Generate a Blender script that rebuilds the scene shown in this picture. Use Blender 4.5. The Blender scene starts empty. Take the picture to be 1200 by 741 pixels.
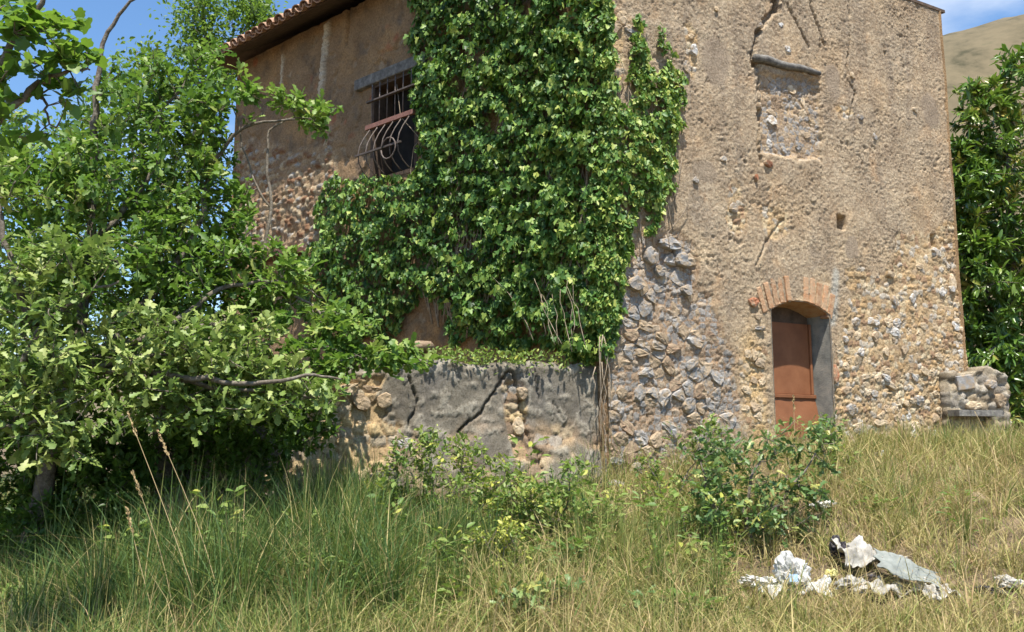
import bpy, bmesh, math, random
import numpy as np
from mathutils import Vector, Matrix

rng = np.random.default_rng(11)
random.seed(11)
scene = bpy.context.scene
COL = scene.collection

# ------------------------------------------------------------------ camera
EYE = np.array([0.0, 0.0, 1.7])
FPX = 1050.0
PITCH = math.atan(150.0 / 1050.0)
cam_d = bpy.data.cameras.new('camera')
cam_d.sensor_width = 36.0
cam_d.lens = FPX / 1200.0 * 36.0
cam_d.clip_end = 3000.0
cam = bpy.data.objects.new('camera', cam_d)
COL.objects.link(cam)
cam.location = EYE
cam.rotation_euler = (math.radians(90) + PITCH, 0, 0)
scene.camera = cam

# ------------------------------------------------------------------ sky, sun, exposure
SUN_EL = math.radians(69)
SH = np.array([0.16, -0.985])
SH = SH / np.linalg.norm(SH)
SUN = Vector((SH[0] * math.cos(SUN_EL), SH[1] * math.cos(SUN_EL), math.sin(SUN_EL)))
w = bpy.data.worlds.new('World')
scene.world = w
w.use_nodes = True
nt = w.node_tree
nt.nodes.clear()
sky = nt.nodes.new('ShaderNodeTexSky')
sky.sky_type = 'NISHITA'
sky.sun_disc = False
sky.sun_elevation = SUN_EL
sky.sun_rotation = math.atan2(SH[0], SH[1])
sky.air_density = 1.0
sky.dust_density = 0.3
sky.ozone_density = 2.0
tc = nt.nodes.new('ShaderNodeTexCoord')
mp = nt.nodes.new('ShaderNodeMapping')
mp.inputs['Scale'].default_value = (2.2, 2.2, 5.5)
mp.inputs['Location'].default_value = (0.35, 0.1, 0.2)
nz = nt.nodes.new('ShaderNodeTexNoise')
nz.inputs['Scale'].default_value = 1.3
nz.inputs['Detail'].default_value = 7
nz.inputs['Roughness'].default_value = 0.55
cr = nt.nodes.new('ShaderNodeValToRGB')
cr.color_ramp.elements[0].position = 0.52
cr.color_ramp.elements[0].color = (0, 0, 0, 1)
cr.color_ramp.elements[1].position = 0.8
cr.color_ramp.elements[1].color = (1, 1, 1, 1)
mx = nt.nodes.new('ShaderNodeMix')
mx.data_type = 'RGBA'
bgn = nt.nodes.new('ShaderNodeBackground')
bgn.inputs['Strength'].default_value = 0.11
wo = nt.nodes.new('ShaderNodeOutputWorld')
nt.links.new(tc.outputs['Generated'], mp.inputs['Vector'])
nt.links.new(mp.outputs['Vector'], nz.inputs['Vector'])
nt.links.new(nz.outputs['Fac'], cr.inputs['Fac'])
nt.links.new(cr.outputs['Color'], mx.inputs[0])
hs = nt.nodes.new('ShaderNodeHueSaturation')
hs.inputs['Saturation'].default_value = 1.15
nt.links.new(sky.outputs['Color'], hs.inputs['Color'])
nt.links.new(hs.outputs['Color'], mx.inputs[6])
mx.inputs[7].default_value = (5.2, 5.5, 5.9, 1)
nt.links.new(mx.outputs[2], bgn.inputs['Color'])
nt.links.new(bgn.outputs['Background'], wo.inputs['Surface'])

sun_d = bpy.data.lights.new('sun', 'SUN')
sun_d.energy = 5.0
sun_d.angle = math.radians(0.53)
sun_d.color = (1.0, 0.95, 0.86)
sun_o = bpy.data.objects.new('sun', sun_d)
COL.objects.link(sun_o)
sun_o.rotation_euler = SUN.to_track_quat('Z', 'Y').to_euler()
sun_o.location = (0, 0, 30)

scene.view_settings.view_transform = 'Standard'
scene.view_settings.look = 'None'
scene.view_settings.gamma = 1.0
scene.view_settings.exposure = 1.0
scene.view_settings.use_curve_mapping = False
scene.cycles.max_bounces = 5
scene.cycles.diffuse_bounces = 3
scene.cycles.glossy_bounces = 2
scene.cycles.transmission_bounces = 3
scene.cycles.transparent_max_bounces = 8
scene.cycles.use_denoising = True
scene.cycles.use_adaptive_sampling = True
scene.cycles.adaptive_threshold = 0.025

# ------------------------------------------------------------------ geometry of the view
CP, SP = math.cos(PITCH), math.sin(PITCH)
def ray(px, py):
    a = (px - 600.0) / FPX
    b = (370.5 - py) / FPX
    d = np.array([a, CP - b * SP, SP + b * CP])
    return d / d[1]
def at(px, py, Y):
    return EYE + ray(px, py) * Y
def on_plane(px, py, p0, n):
    d = ray(px, py)
    t = np.dot(np.asarray(p0) - EYE, n) / np.dot(d, n)
    return EYE + d * t

# ------------------------------------------------------------------ numpy noise
_perm = np.random.default_rng(3).permutation(512)
_perm = np.concatenate([_perm, _perm, _perm])
_ga = np.random.default_rng(4).uniform(0, 2 * np.pi, 512)
_gx, _gy = np.cos(_ga), np.sin(_ga)
def perlin(x, y, seed=0):
    x = np.asarray(x, float); y = np.asarray(y, float)
    xi = np.floor(x).astype(int); yi = np.floor(y).astype(int)
    xf = x - xi; yf = y - yi
    u = xf * xf * xf * (xf * (xf * 6 - 15) + 10)
    v = yf * yf * yf * (yf * (yf * 6 - 15) + 10)
    def g(ix, iy, dx, dy):
        h = _perm[(_perm[(ix + seed * 17) & 511] + iy) & 511]
        return _gx[h] * dx + _gy[h] * dy
    n00 = g(xi, yi, xf, yf); n10 = g(xi + 1, yi, xf - 1, yf)
    n01 = g(xi, yi + 1, xf, yf - 1); n11 = g(xi + 1, yi + 1, xf - 1, yf - 1)
    return 1.4 * ((n00 * (1 - u) + n10 * u) * (1 - v) + (n01 * (1 - u) + n11 * u) * v)
def fbm(x, y, octv=4, seed=0, gain=0.5):
    s = 0; a = 1; t = 0
    for k in range(octv):
        s = s + a * perlin(np.asarray(x) * 2 ** k, np.asarray(y) * 2 ** k, seed + k * 5)
        t += a; a *= gain
    return s / t
def _h(ix, iy, k):
    return _perm[(_perm[(ix + k * 31) & 511] + iy * 3 + k) & 511] / 511.0
def voronoi(x, y, seed=0):
    xi = np.floor(x).astype(int); yi = np.floor(y).astype(int)
    d1 = np.full(x.shape, 9.0); d2 = np.full(x.shape, 9.0); cid = np.zeros(x.shape)
    for dx in (-1, 0, 1):
        for dy in (-1, 0, 1):
            cx = xi + dx; cy = yi + dy
            jx = cx + 0.15 + 0.7 * _h(cx, cy, seed); jy = cy + 0.15 + 0.7 * _h(cx, cy, seed + 7)
            d = np.hypot(x - jx, y - jy)
            c = _h(cx, cy, seed + 13)
            closer = d < d1
            d2 = np.where(closer, d1, np.minimum(d2, d))
            cid = np.where(closer, c, cid)
            d1 = np.where(closer, d, d1)
    return d1, d2, cid
def sstep(a, b, x):
    t = np.clip((x - a) / (b - a), 0, 1)
    return t * t * (3 - 2 * t)
def poly_sd(x, y, poly):
    x = np.asarray(x, float); y = np.asarray(y, float)
    d = np.full(x.shape, 1e9); inside = np.zeros(x.shape, bool)
    n = len(poly)
    for i in range(n):
        ax, ay = poly[i]; bx, by = poly[(i + 1) % n]
        ex, ey = bx - ax, by - ay
        t = np.clip(((x - ax) * ex + (y - ay) * ey) / (ex * ex + ey * ey + 1e-12), 0, 1)
        d = np.minimum(d, np.hypot(x - ax - t * ex, y - ay - t * ey))
        c = ((ay > y) != (by > y)) & (x < (bx - ax) * (y - ay) / (by - ay + 1e-12) + ax)
        inside ^= c
    return np.where(inside, -d, d)
def line_d(x, y, pts):
    d = np.full(np.shape(x), 1e9)
    for (ax, ay), (bx, by) in zip(pts[:-1], pts[1:]):
        ex, ey = bx - ax, by - ay
        t = np.clip(((x - ax) * ex + (y - ay) * ey) / (ex * ex + ey * ey + 1e-12), 0, 1)
        d = np.minimum(d, np.hypot(x - ax - t * ex, y - ay - t * ey))
    return d

# ------------------------------------------------------------------ mesh helpers
def np_mesh(name, verts, loops, sizes, mat=None, smooth=True, attrs=None):
    me = bpy.data.meshes.new(name)
    verts = np.ascontiguousarray(verts, np.float32)
    loops = np.ascontiguousarray(loops, np.int32).ravel()
    sizes = np.ascontiguousarray(sizes, np.int32).ravel()
    me.vertices.add(len(verts)); me.vertices.foreach_set('co', verts.ravel())
    me.loops.add(len(loops)); me.loops.foreach_set('vertex_index', loops)
    me.polygons.add(len(sizes))
    starts = np.concatenate([[0], np.cumsum(sizes)[:-1]]).astype(np.int32)
    me.polygons.foreach_set('loop_start', starts)
    me.polygons.foreach_set('loop_total', sizes)
    me.polygons.foreach_set('use_smooth', np.full(len(sizes), smooth, bool))
    me.update(calc_edges=True)
    if attrs:
        for k, (typ, arr) in attrs.items():
            a = me.attributes.new(k, typ, 'POINT')
            if typ == 'FLOAT':
                a.data.foreach_set('value', np.ascontiguousarray(arr, np.float32).ravel())
            else:
                c4 = np.ones((len(verts), 4), np.float32); c4[:, :3] = arr
                a.data.foreach_set('color', c4.ravel())
    if mat: me.materials.append(mat)
    me.validate()
    return me
def link(name, me, parent=None, loc=None):
    o = bpy.data.objects.new(name, me)
    COL.objects.link(o)
    if loc is not None: o.location = loc
    if parent is not None:
        o.parent = parent
        o.matrix_parent_inverse = Matrix.Translation(Vector(parent.get('_base', (0, 0, 0)))).inverted() if '_base' in parent else Matrix.Identity(4)
    return o
def tag(o, label=None, cat=None, group=None, kind=None):
    if label: o['label'] = label
    if cat: o['category'] = cat
    if group: o['group'] = group
    if kind: o['kind'] = kind
    return o
def thing(name, loc, label, cat, group=None):
    o = bpy.data.objects.new(name, None)
    COL.objects.link(o)
    o.empty_display_size = 0.2
    o.location = loc
    o['_base'] = tuple(float(c) for c in loc)
    return tag(o, label, cat, group)
class MB:
    def __init__(s): s.v = []; s.f = []; s.t = []
    def add(s, verts, faces, tint=0.5):
        k = len(s.v)
        s.v.extend([tuple(p) for p in verts]); s.f.extend([tuple(i + k for i in f) for f in faces]); s.t.extend([tint] * len(verts))
    def tube(s, pts, radii, sides=5, tint=0.5, cap=True):
        pts = [np.asarray(p, float) for p in pts]
        n = len(pts); k = len(s.v)
        prev = None
        for i, p in enumerate(pts):
            d = pts[min(i + 1, n - 1)] - pts[max(i - 1, 0)]
            d = d / (np.linalg.norm(d) + 1e-9)
            if prev is None:
                a = np.cross(d, [0.31, 0.2, 0.93] if abs(d[2]) < 0.9 else [1, 0, 0])
            else:
                a = prev - d * np.dot(prev, d)
            a = a / (np.linalg.norm(a) + 1e-9); prev = a
            b = np.cross(d, a)
            for j in range(sides):
                th = 2 * math.pi * j / sides
                s.v.append(tuple(p + radii[i] * (math.cos(th) * a + math.sin(th) * b))); s.t.append(tint)
        for i in range(n - 1):
            for j in range(sides):
                j2 = (j + 1) % sides
                s.f.append((k + i * sides + j, k + i * sides + j2, k + (i + 1) * sides + j2, k + (i + 1) * sides + j))
        if cap:
            s.f.append(tuple(k + j for j in range(sides))[::-1])
            s.f.append(tuple(k + (n - 1) * sides + j for j in range(sides)))
    def box(s, c, ax, ay, az, tint=0.5):
        c = np.asarray(c, float); ax = np.asarray(ax, float); ay = np.asarray(ay, float); az = np.asarray(az, float)
        vs = [c + sx * ax + sy * ay + sz * az for sz in (-1, 1) for sy in (-1, 1) for sx in (-1, 1)]
        s.add(vs, [(0, 2, 3, 1), (4, 5, 7, 6), (0, 1, 5, 4), (2, 6, 7, 3), (0, 4, 6, 2), (1, 3, 7, 5)], tint)
    def mesh(s, name, mat, smooth=False):
        sizes = np.array([len(f) for f in s.f])
        loops = np.array([i for f in s.f for i in f])
        return np_mesh(name, np.array(s.v), loops, sizes, mat, smooth, {'tint': ('FLOAT', np.array(s.t))})
    def build(s, name, mat, parent=None, smooth=False):
        return link(name, s.mesh(name, mat, smooth), parent)

# ------------------------------------------------------------------ materials
def new_mat(name):
    m = bpy.data.materials.new(name); m.use_nodes = True
    n = m.node_tree; n.nodes.clear()
    out = n.nodes.new('ShaderNodeOutputMaterial')
    return m, n, out
def ramp(n, stops):
    r = n.nodes.new('ShaderNodeValToRGB')
    e = r.color_ramp.elements
    e[0].position, e[0].color = stops[0][0], (*stops[0][1], 1)
    e[1].position, e[1].color = stops[-1][0], (*stops[-1][1], 1)
    for p, c in stops[1:-1]:
        k = e.new(p); k.color = (*c, 1)
    return r
def noise(n, scale, detail=6, rough=0.6, vec=None):
    t = n.nodes.new('ShaderNodeTexNoise')
    t.inputs['Scale'].default_value = scale; t.inputs['Detail'].default_value = detail; t.inputs['Roughness'].default_value = rough
    if vec is not None: n.links.new(vec, t.inputs['Vector'])
    return t
def dusty(name, stops, dust=(0.36, 0.27, 0.175)):
    """stone face with mortar dust smeared over it"""
    m = solid(name, stops, 9, 0.95, 0.9, 38)
    n = m.node_tree
    b = [x for x in n.nodes if x.type == 'BSDF_PRINCIPLED'][0]
    src = b.inputs['Base Color'].links[0].from_socket
    c = [x for x in n.nodes if x.type == 'TEX_COORD'][0]
    t = noise(n, 11, 8, 0.7, c.outputs['Object'])
    r = ramp(n, [(0.43, (0, 0, 0)), (0.6, (1, 1, 1))])
    n.links.new(t.outputs['Fac'], r.inputs['Fac'])
    mx_ = n.nodes.new('ShaderNodeMix'); mx_.data_type = 'RGBA'
    n.links.new(r.outputs['Color'], mx_.inputs[0]); n.links.new(src, mx_.inputs[6]); mx_.inputs[7].default_value = (*dust, 1)
    n.links.new(mx_.outputs[2], b.inputs['Base Color'])
    return m
def solid(name, stops, scale=8.0, rough=0.9, bump=0.4, bscale=40.0, metallic=0.0, spec=0.3, attr_rand=0.25, detail=8):
    """procedural surface: noise -> colour ramp, slight per-object variation, bump"""
    m, n, out = new_mat(name)
    b = n.nodes.new('ShaderNodeBsdfPrincipled')
    c = n.nodes.new('ShaderNodeTexCoord')
    oi = n.nodes.new('ShaderNodeObjectInfo')
    t = noise(n, scale, detail, 0.65, c.outputs['Object'])
    r = ramp(n, stops)
    n.links.new(t.outputs['Fac'], r.inputs['Fac'])
    hv = n.nodes.new('ShaderNodeHueSaturation')
    ml = n.nodes.new('ShaderNodeMath'); ml.operation = 'MULTIPLY_ADD'
    ml.inputs[1].default_value = attr_rand * 2; ml.inputs[2].default_value = 1 - attr_rand
    n.links.new(oi.outputs['Random'], ml.inputs[0])
    n.links.new(ml.outputs[0], hv.inputs['Value'])
    n.links.new(r.outputs['Color'], hv.inputs['Color'])
    n.links.new(hv.outputs['Color'], b.inputs['Base Color'])
    b.inputs['Roughness'].default_value = rough; b.inputs['Metallic'].default_value = metallic
    b.inputs['Specular IOR Level'].default_value = spec
    if bump > 0:
        t2 = noise(n, bscale, 6, 0.7, c.outputs['Object'])
        bp = n.nodes.new('ShaderNodeBump'); bp.inputs['Strength'].default_value = bump; bp.inputs['Distance'].default_value = 0.02
        n.links.new(t2.outputs['Fac'], bp.inputs['Height']); n.links.new(bp.outputs['Normal'], b.inputs['Normal'])
    n.links.new(b.outputs['BSDF'], out.inputs['Surface'])
    return m
def foliage(name, stops, trans=0.3, tcol=(0.25, 0.4, 0.04), rough=0.45, spec=0.4):
    """leaf material: colour from the per-leaf 'tint' value, some light shining through"""
    m, n, out = new_mat(name)
    a = n.nodes.new('ShaderNodeAttribute'); a.attribute_name = 'tint'
    if name not in ('grass_blade', 'dry_stalk'): stops = [(p, (c[0] * 1.12, c[1] * 1.0, c[2] * 0.88)) for p, c in stops]
    r = ramp(n, stops)
    n.links.new(a.outputs['Fac'], r.inputs['Fac'])
    b = n.nodes.new('ShaderNodeBsdfPrincipled')
    b.inputs['Roughness'].default_value = rough; b.inputs['Specular IOR Level'].default_value = spec
    n.links.new(r.outputs['Color'], b.inputs['Base Color'])
    if trans > 0:
        tr = n.nodes.new('ShaderNodeBsdfTranslucent')
        mxc = n.nodes.new('ShaderNodeMix'); mxc.data_type = 'RGBA'; mxc.inputs[0].default_value = 0.5
        n.links.new(r.outputs['Color'], mxc.inputs[6]); mxc.inputs[7].default_value = (*tcol, 1)
        n.links.new(mxc.outputs[2], tr.inputs['Color'])
        ms = n.nodes.new('ShaderNodeMixShader'); ms.inputs[0].default_value = trans
        n.links.new(b.outputs['BSDF'], ms.inputs[1]); n.links.new(tr.outputs['BSDF'], ms.inputs[2])
        n.links.new(ms.outputs['Shader'], out.inputs['Surface'])
    else:
        n.links.new(b.outputs['BSDF'], out.inputs['Surface'])
    return m
def wall_mat(name, s1=5.0, s2=60.0, bump=0.7):
    """surface coloured by its 'col' attribute (what the wall is made of at that point) with grain"""
    m, n, out = new_mat(name)
    a = n.nodes.new('ShaderNodeAttribute'); a.attribute_name = 'col'
    c = n.nodes.new('ShaderNodeTexCoord')
    t = noise(n, s2, 8, 0.75, c.outputs['Object'])
    t1 = noise(n, s1, 5, 0.6, c.outputs['Object'])
    r = ramp(n, [(0.32, (0.5, 0.47, 0.44)), (0.5, (1, 1, 1)), (0.68, (1.35, 1.37, 1.4))])
    n.links.new(t.outputs['Fac'], r.inputs['Fac'])
    r1 = ramp(n, [(0.3, (0.8, 0.78, 0.76)), (0.7, (1.15, 1.15, 1.12))])
    n.links.new(t1.outputs['Fac'], r1.inputs['Fac'])
    m1 = n.nodes.new('ShaderNodeMix'); m1.data_type = 'RGBA'; m1.blend_type = 'MULTIPLY'; m1.inputs[0].default_value = 1
    m2 = n.nodes.new('ShaderNodeMix'); m2.data_type = 'RGBA'; m2.blend_type = 'MULTIPLY'; m2.inputs[0].default_value = 1
    n.links.new(a.outputs['Color'], m1.inputs[6]); n.links.new(r.outputs['Color'], m1.inputs[7])
    n.links.new(m1.outputs[2], m2.inputs[6]); n.links.new(r1.outputs['Color'], m2.inputs[7])
    b = n.nodes.new('ShaderNodeBsdfPrincipled')
    b.inputs['Roughness'].default_value = 0.95; b.inputs['Specular IOR Level'].default_value = 0.15
    n.links.new(m2.outputs[2], b.inputs['Base Color'])
    bp = n.nodes.new('ShaderNodeBump'); bp.inputs['Strength'].default_value = bump; bp.inputs['Distance'].default_value = 0.02
    n.links.new(t.outputs['Fac'], bp.inputs['Height']); n.links.new(bp.outputs['Normal'], b.inputs['Normal'])
    n.links.new(b.outputs['BSDF'], out.inputs['Surface'])
    return m

M_WALL = wall_mat('weathered_render', 3.0, 34.0, 1.0)
M_CEMENT = wall_mat('cement_render', 2.0, 50.0, 0.6)
M_STONE = [
    dusty('stone_grey', [(0.3, (0.17, 0.165, 0.16)), (0.5, (0.27, 0.26, 0.25)), (0.7, (0.40, 0.39, 0.37))]),
    dusty('stone_bluegrey', [(0.3, (0.16, 0.17, 0.18)), (0.5, (0.27, 0.28, 0.29)), (0.72, (0.40, 0.40, 0.39))]),
    dusty('stone_tan', [(0.3, (0.22, 0.155, 0.10)), (0.5, (0.35, 0.26, 0.17)), (0.7, (0.46, 0.37, 0.27))]),
    dusty('stone_cream', [(0.3, (0.35, 0.27, 0.18)), (0.5, (0.48, 0.38, 0.26)), (0.7, (0.58, 0.49, 0.37))], (0.42, 0.31, 0.19)),
    dusty('stone_white', [(0.3, (0.34, 0.33, 0.32)), (0.5, (0.50, 0.49, 0.47)), (0.7, (0.62, 0.61, 0.58))]),
    dusty('stone_brown', [(0.3, (0.14, 0.09, 0.06)), (0.5, (0.23, 0.155, 0.10)), (0.7, (0.32, 0.23, 0.16))]),
]
M_BRICK = dusty('clay_brick', [(0.3, (0.33, 0.17, 0.085)), (0.5, (0.45, 0.245, 0.13)), (0.7, (0.52, 0.33, 0.2))], (0.44, 0.30, 0.185))
M_BRICKRED = dusty('red_brick', [(0.3, (0.26, 0.10, 0.05)), (0.5, (0.36, 0.15, 0.08)), (0.7, (0.44, 0.24, 0.14))])
M_TILE = solid('clay_tile', [(0.3, (0.22, 0.12, 0.08)), (0.5, (0.38, 0.23, 0.15)), (0.62, (0.46, 0.33, 0.24)), (0.75, (0.5, 0.46, 0.38))], 9, 0.9, 0.4, 40)
M_WOOD = solid('weathered_wood', [(0.3, (0.07, 0.065, 0.06)), (0.5, (0.16, 0.15, 0.135)), (0.7, (0.28, 0.26, 0.23))], 12, 0.9, 0.6, 60)
M_DARKWOOD = solid('dark_wood', [(0.3, (0.05, 0.035, 0.025)), (0.7, (0.12, 0.08, 0.055))], 10, 0.9, 0.5, 40)
M_DOOR = solid('rusty_door', [(0.25, (0.14, 0.052, 0.022)), (0.5, (0.20, 0.078, 0.033)), (0.8, (0.26, 0.11, 0.05))], 3.0, 0.7, 0.15, 60, attr_rand=0.08)
M_RUST = solid('rusty_iron', [(0.3, (0.06, 0.045, 0.04)), (0.5, (0.11, 0.085, 0.072)), (0.7, (0.17, 0.14, 0.12))], 25, 0.7, 0.3, 90)
M_RUSTRED = solid('red_oxide_iron', [(0.3, (0.13, 0.06, 0.045)), (0.7, (0.22, 0.11, 0.085))], 20, 0.75, 0.3, 90)
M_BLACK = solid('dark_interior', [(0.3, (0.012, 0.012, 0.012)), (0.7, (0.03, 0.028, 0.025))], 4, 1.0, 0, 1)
M_JAMB = solid('jamb_cement', [(0.3, (0.15, 0.15, 0.135)), (0.5, (0.24, 0.23, 0.20)), (0.7, (0.33, 0.30, 0.25))], 6, 0.95, 0.4, 50)
M_BARK = solid('bark', [(0.3, (0.07, 0.055, 0.04)), (0.5, (0.15, 0.125, 0.095)), (0.7, (0.26, 0.23, 0.19))], 22, 0.95, 0.6, 50)
M_VINE = solid('dry_vine', [(0.3, (0.20, 0.15, 0.10)), (0.7, (0.42, 0.34, 0.25))], 20, 0.95, 0.3, 50)
M_SOIL = solid('soil', [(0.3, (0.055, 0.04, 0.025)), (0.5, (0.13, 0.095, 0.058)), (0.7, (0.24, 0.18, 0.11))], 3.0, 1.0, 0.8, 30, attr_rand=0.0, detail=12)
M_HILL = solid('dry_hillside', [(0.36, (0.05, 0.045, 0.024)), (0.44, (0.10, 0.082, 0.048)), (0.56, (0.135, 0.108, 0.064)), (0.7, (0.09, 0.08, 0.045))], 0.05, 1.0, 0.6, 0.4, attr_rand=0.0, detail=12)
M_SHRUB = solid('far_shrub', [(0.3, (0.05, 0.06, 0.03)), (0.7, (0.10, 0.11, 0.05))], 1.0, 1.0, 0, 1)
M_IVY = foliage('ivy_leaf', [(0.0, (0.018, 0.055, 0.014)), (0.4, (0.075, 0.18, 0.04)), (0.75, (0.20, 0.33, 0.085)), (1.0, (0.31, 0.39, 0.10))], 0.25, (0.25, 0.45, 0.04), 0.5, 0.3)
M_OAK = foliage('oak_leaf', [(0.0, (0.035, 0.085, 0.018)), (0.4, (0.085, 0.18, 0.035)), (0.75, (0.17, 0.27, 0.06)), (1.0, (0.32, 0.37, 0.12))], 0.32, (0.22, 0.42, 0.04), 0.5, 0.3)
M_OAKPALE = foliage('pale_oak_leaf', [(0.0, (0.055, 0.11, 0.025)), (0.4, (0.14, 0.23, 0.06)), (0.75, (0.25, 0.34, 0.11)), (1.0, (0.31, 0.38, 0.15))], 0.28, (0.22, 0.38, 0.06), 0.5, 0.32)
M_OAKBLUE = foliage('young_oak_leaf', [(0.0, (0.04, 0.085, 0.03)), (0.5, (0.085, 0.17, 0.06)), (0.85, (0.17, 0.26, 0.09)), (1.0, (0.32, 0.34, 0.10))], 0.25, (0.16, 0.3, 0.06), 0.45, 0.4)
M_FIG = foliage('broad_leaf', [(0.0, (0.035, 0.09, 0.02)), (0.5, (0.075, 0.17, 0.03)), (1.0, (0.16, 0.26, 0.05))], 0.4, (0.3, 0.5, 0.04), 0.45, 0.4)
M_LOQ = foliage('long_glossy_leaf', [(0.0, (0.02, 0.055, 0.015)), (0.5, (0.065, 0.15, 0.028)), (0.85, (0.15, 0.25, 0.045)), (1.0, (0.32, 0.30, 0.09))], 0.22, (0.22, 0.4, 0.03), 0.33, 0.5)
M_BACKLEAF = foliage('small_leaf', [(0.0, (0.035, 0.085, 0.02)), (0.5, (0.085, 0.17, 0.035)), (1.0, (0.18, 0.27, 0.06))], 0.4, (0.3, 0.5, 0.05), 0.45, 0.35)
M_WEED = foliage('weed_leaf', [(0.0, (0.045, 0.10, 0.03)), (0.4, (0.10, 0.19, 0.045)), (0.75, (0.20, 0.28, 0.08)), (1.0, (0.36, 0.40, 0.08))], 0.3, (0.25, 0.42, 0.05), 0.5, 0.35)
M_GRASS = foliage('grass_blade', [(0.0, (0.045, 0.095, 0.03)), (0.25, (0.11, 0.175, 0.045)), (0.45, (0.21, 0.25, 0.065)), (0.65, (0.36, 0.31, 0.115)), (0.85, (0.46, 0.36, 0.18)), (1.0, (0.36, 0.24, 0.125))], 0.25, (0.3, 0.4, 0.06), 0.6, 0.25)
M_STRAW = foliage('dry_stalk', [(0.0, (0.32, 0.23, 0.11)), (0.5, (0.5, 0.38, 0.2)), (1.0, (0.6, 0.5, 0.33))], 0.15, (0.5, 0.4, 0.2), 0.7, 0.2)
M_WHITEPLASTIC = solid('white_plastic', [(0.3, (0.32, 0.31, 0.28)), (0.5, (0.50, 0.49, 0.46)), (0.75, (0.62, 0.62, 0.60))], 9, 0.5, 0.3, 30, attr_rand=0.06)
M_DIRTYWHITE = solid('dirty_cloth', [(0.3, (0.16, 0.14, 0.11)), (0.5, (0.36, 0.34, 0.30)), (0.75, (0.55, 0.53, 0.50))], 7, 0.8, 0.4, 35, attr_rand=0.08)
M_BLUEGREY = solid('blue_grey_sheet', [(0.3, (0.13, 0.14, 0.125)), (0.5, (0.20, 0.215, 0.195)), (0.75, (0.30, 0.305, 0.275))], 6, 0.6, 0.3, 30, attr_rand=0.05)
M_BLACKPL = solid('black_plastic', [(0.3, (0.015, 0.014, 0.016)), (0.7, (0.06, 0.05, 0.055))], 8, 0.45, 0.4, 30, attr_rand=0.05)
M_BLUE = solid('blue_print', [(0.3, (0.25, 0.42, 0.65)), (0.7, (0.5, 0.65, 0.8))], 12, 0.5, 0.2, 30, attr_rand=0.0)
M_YELLOW = solid('yellow_wrapper', [(0.3, (0.6, 0.55, 0.15)), (0.7, (0.75, 0.7, 0.35))], 12, 0.5, 0.2, 30, attr_rand=0.0)
M_TEAL = solid('green_print', [(0.3, (0.15, 0.4, 0.33)), (0.7, (0.45, 0.6, 0.55))], 12, 0.5, 0.2, 30, attr_rand=0.0)

# ------------------------------------------------------------------ ground
def softp(t, k=2.0):
    return np.log1p(np.exp(np.clip(k * t, -30, 30))) / k
def ground_z(x, y, rough=True):
    x = np.asarray(x, float); y = np.asarray(y, float)
    rise = 0.25 * (softp(y - 6.3) - softp(y - 11.0))
    tilt = 0.085 * np.clip(x, -6, 3.0) * sstep(6.5, 12, y)
    back = 0.05 * softp(y - 16, 0.5)
    z = 0.12 + rise + tilt + np.minimum(back, 20)
    if rough:
        z = z + 0.10 * fbm(x * 0.45, y * 0.45, 3, 2) * sstep(2, 5, y)
    return z
def on_ground(px, py):
    d = ray(px, py)
    lo = None
    for Y in np.arange(3.0, 16.0, 0.05):
        p = EYE + d * Y
        if p[2] <= ground_z(p[0], p[1]): return np.array([p[0], p[1], float(ground_z(p[0], p[1]))])
    p = EYE + d * 14.0
    return np.array([p[0], p[1], float(ground_z(p[0], p[1]))])
def build_ground():
    t = np.linspace(-1, 1, 221)
    sx = np.sign(t) * (9.0 * np.abs(t) + 900 * np.abs(t) ** 7)
    X, Y = np.meshgrid(sx, sx + 8.0, indexing='ij')
    Z = ground_z(X, Y) + 0.03 * fbm(X * 2.1, Y * 2.1, 3, 9) * (np.abs(X) < 40)
    n = len(t)
    idx = np.arange(n * n).reshape(n, n)
    q = np.stack([idx[:-1, :-1], idx[1:, :-1], idx[1:, 1:], idx[:-1, 1:]], -1).reshape(-1, 4)
    me = np_mesh('ground', np.stack([X, Y, Z], -1).reshape(-1, 3), q, np.full(len(q), 4), M_SOIL)
    tag(link('ground', me), 'dry earth slope under the grass', kind='structure')
build_ground()
def build_hill():
    n = 150
    gx = np.linspace(-520, 900, n); gy = np.linspace(170, 760, n)
    X, Y = np.meshgrid(gx, gy, indexing='ij')
    top = 222 * np.exp(-((X - 330) / 420) ** 2 - ((Y - 420) / 150) ** 2)
    Z = top * (1 + 0.03 * fbm(X / 90, Y / 90, 5, 21)) + 2.5 * fbm(X / 25, Y / 25, 4, 31) * sstep(5, 60, top) - 6
    idx = np.arange(n * n).reshape(n, n)
    q = np.stack([idx[:-1, :-1], idx[1:, :-1], idx[1:, 1:], idx[:-1, 1:]], -1).reshape(-1, 4)
    tag(link('hill', np_mesh('hill', np.stack([X, Y, Z], -1).reshape(-1, 3), q, np.full(len(q), 4), M_HILL)), 'bare dry brown hillside behind the house', kind='structure')
build_hill()

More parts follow.
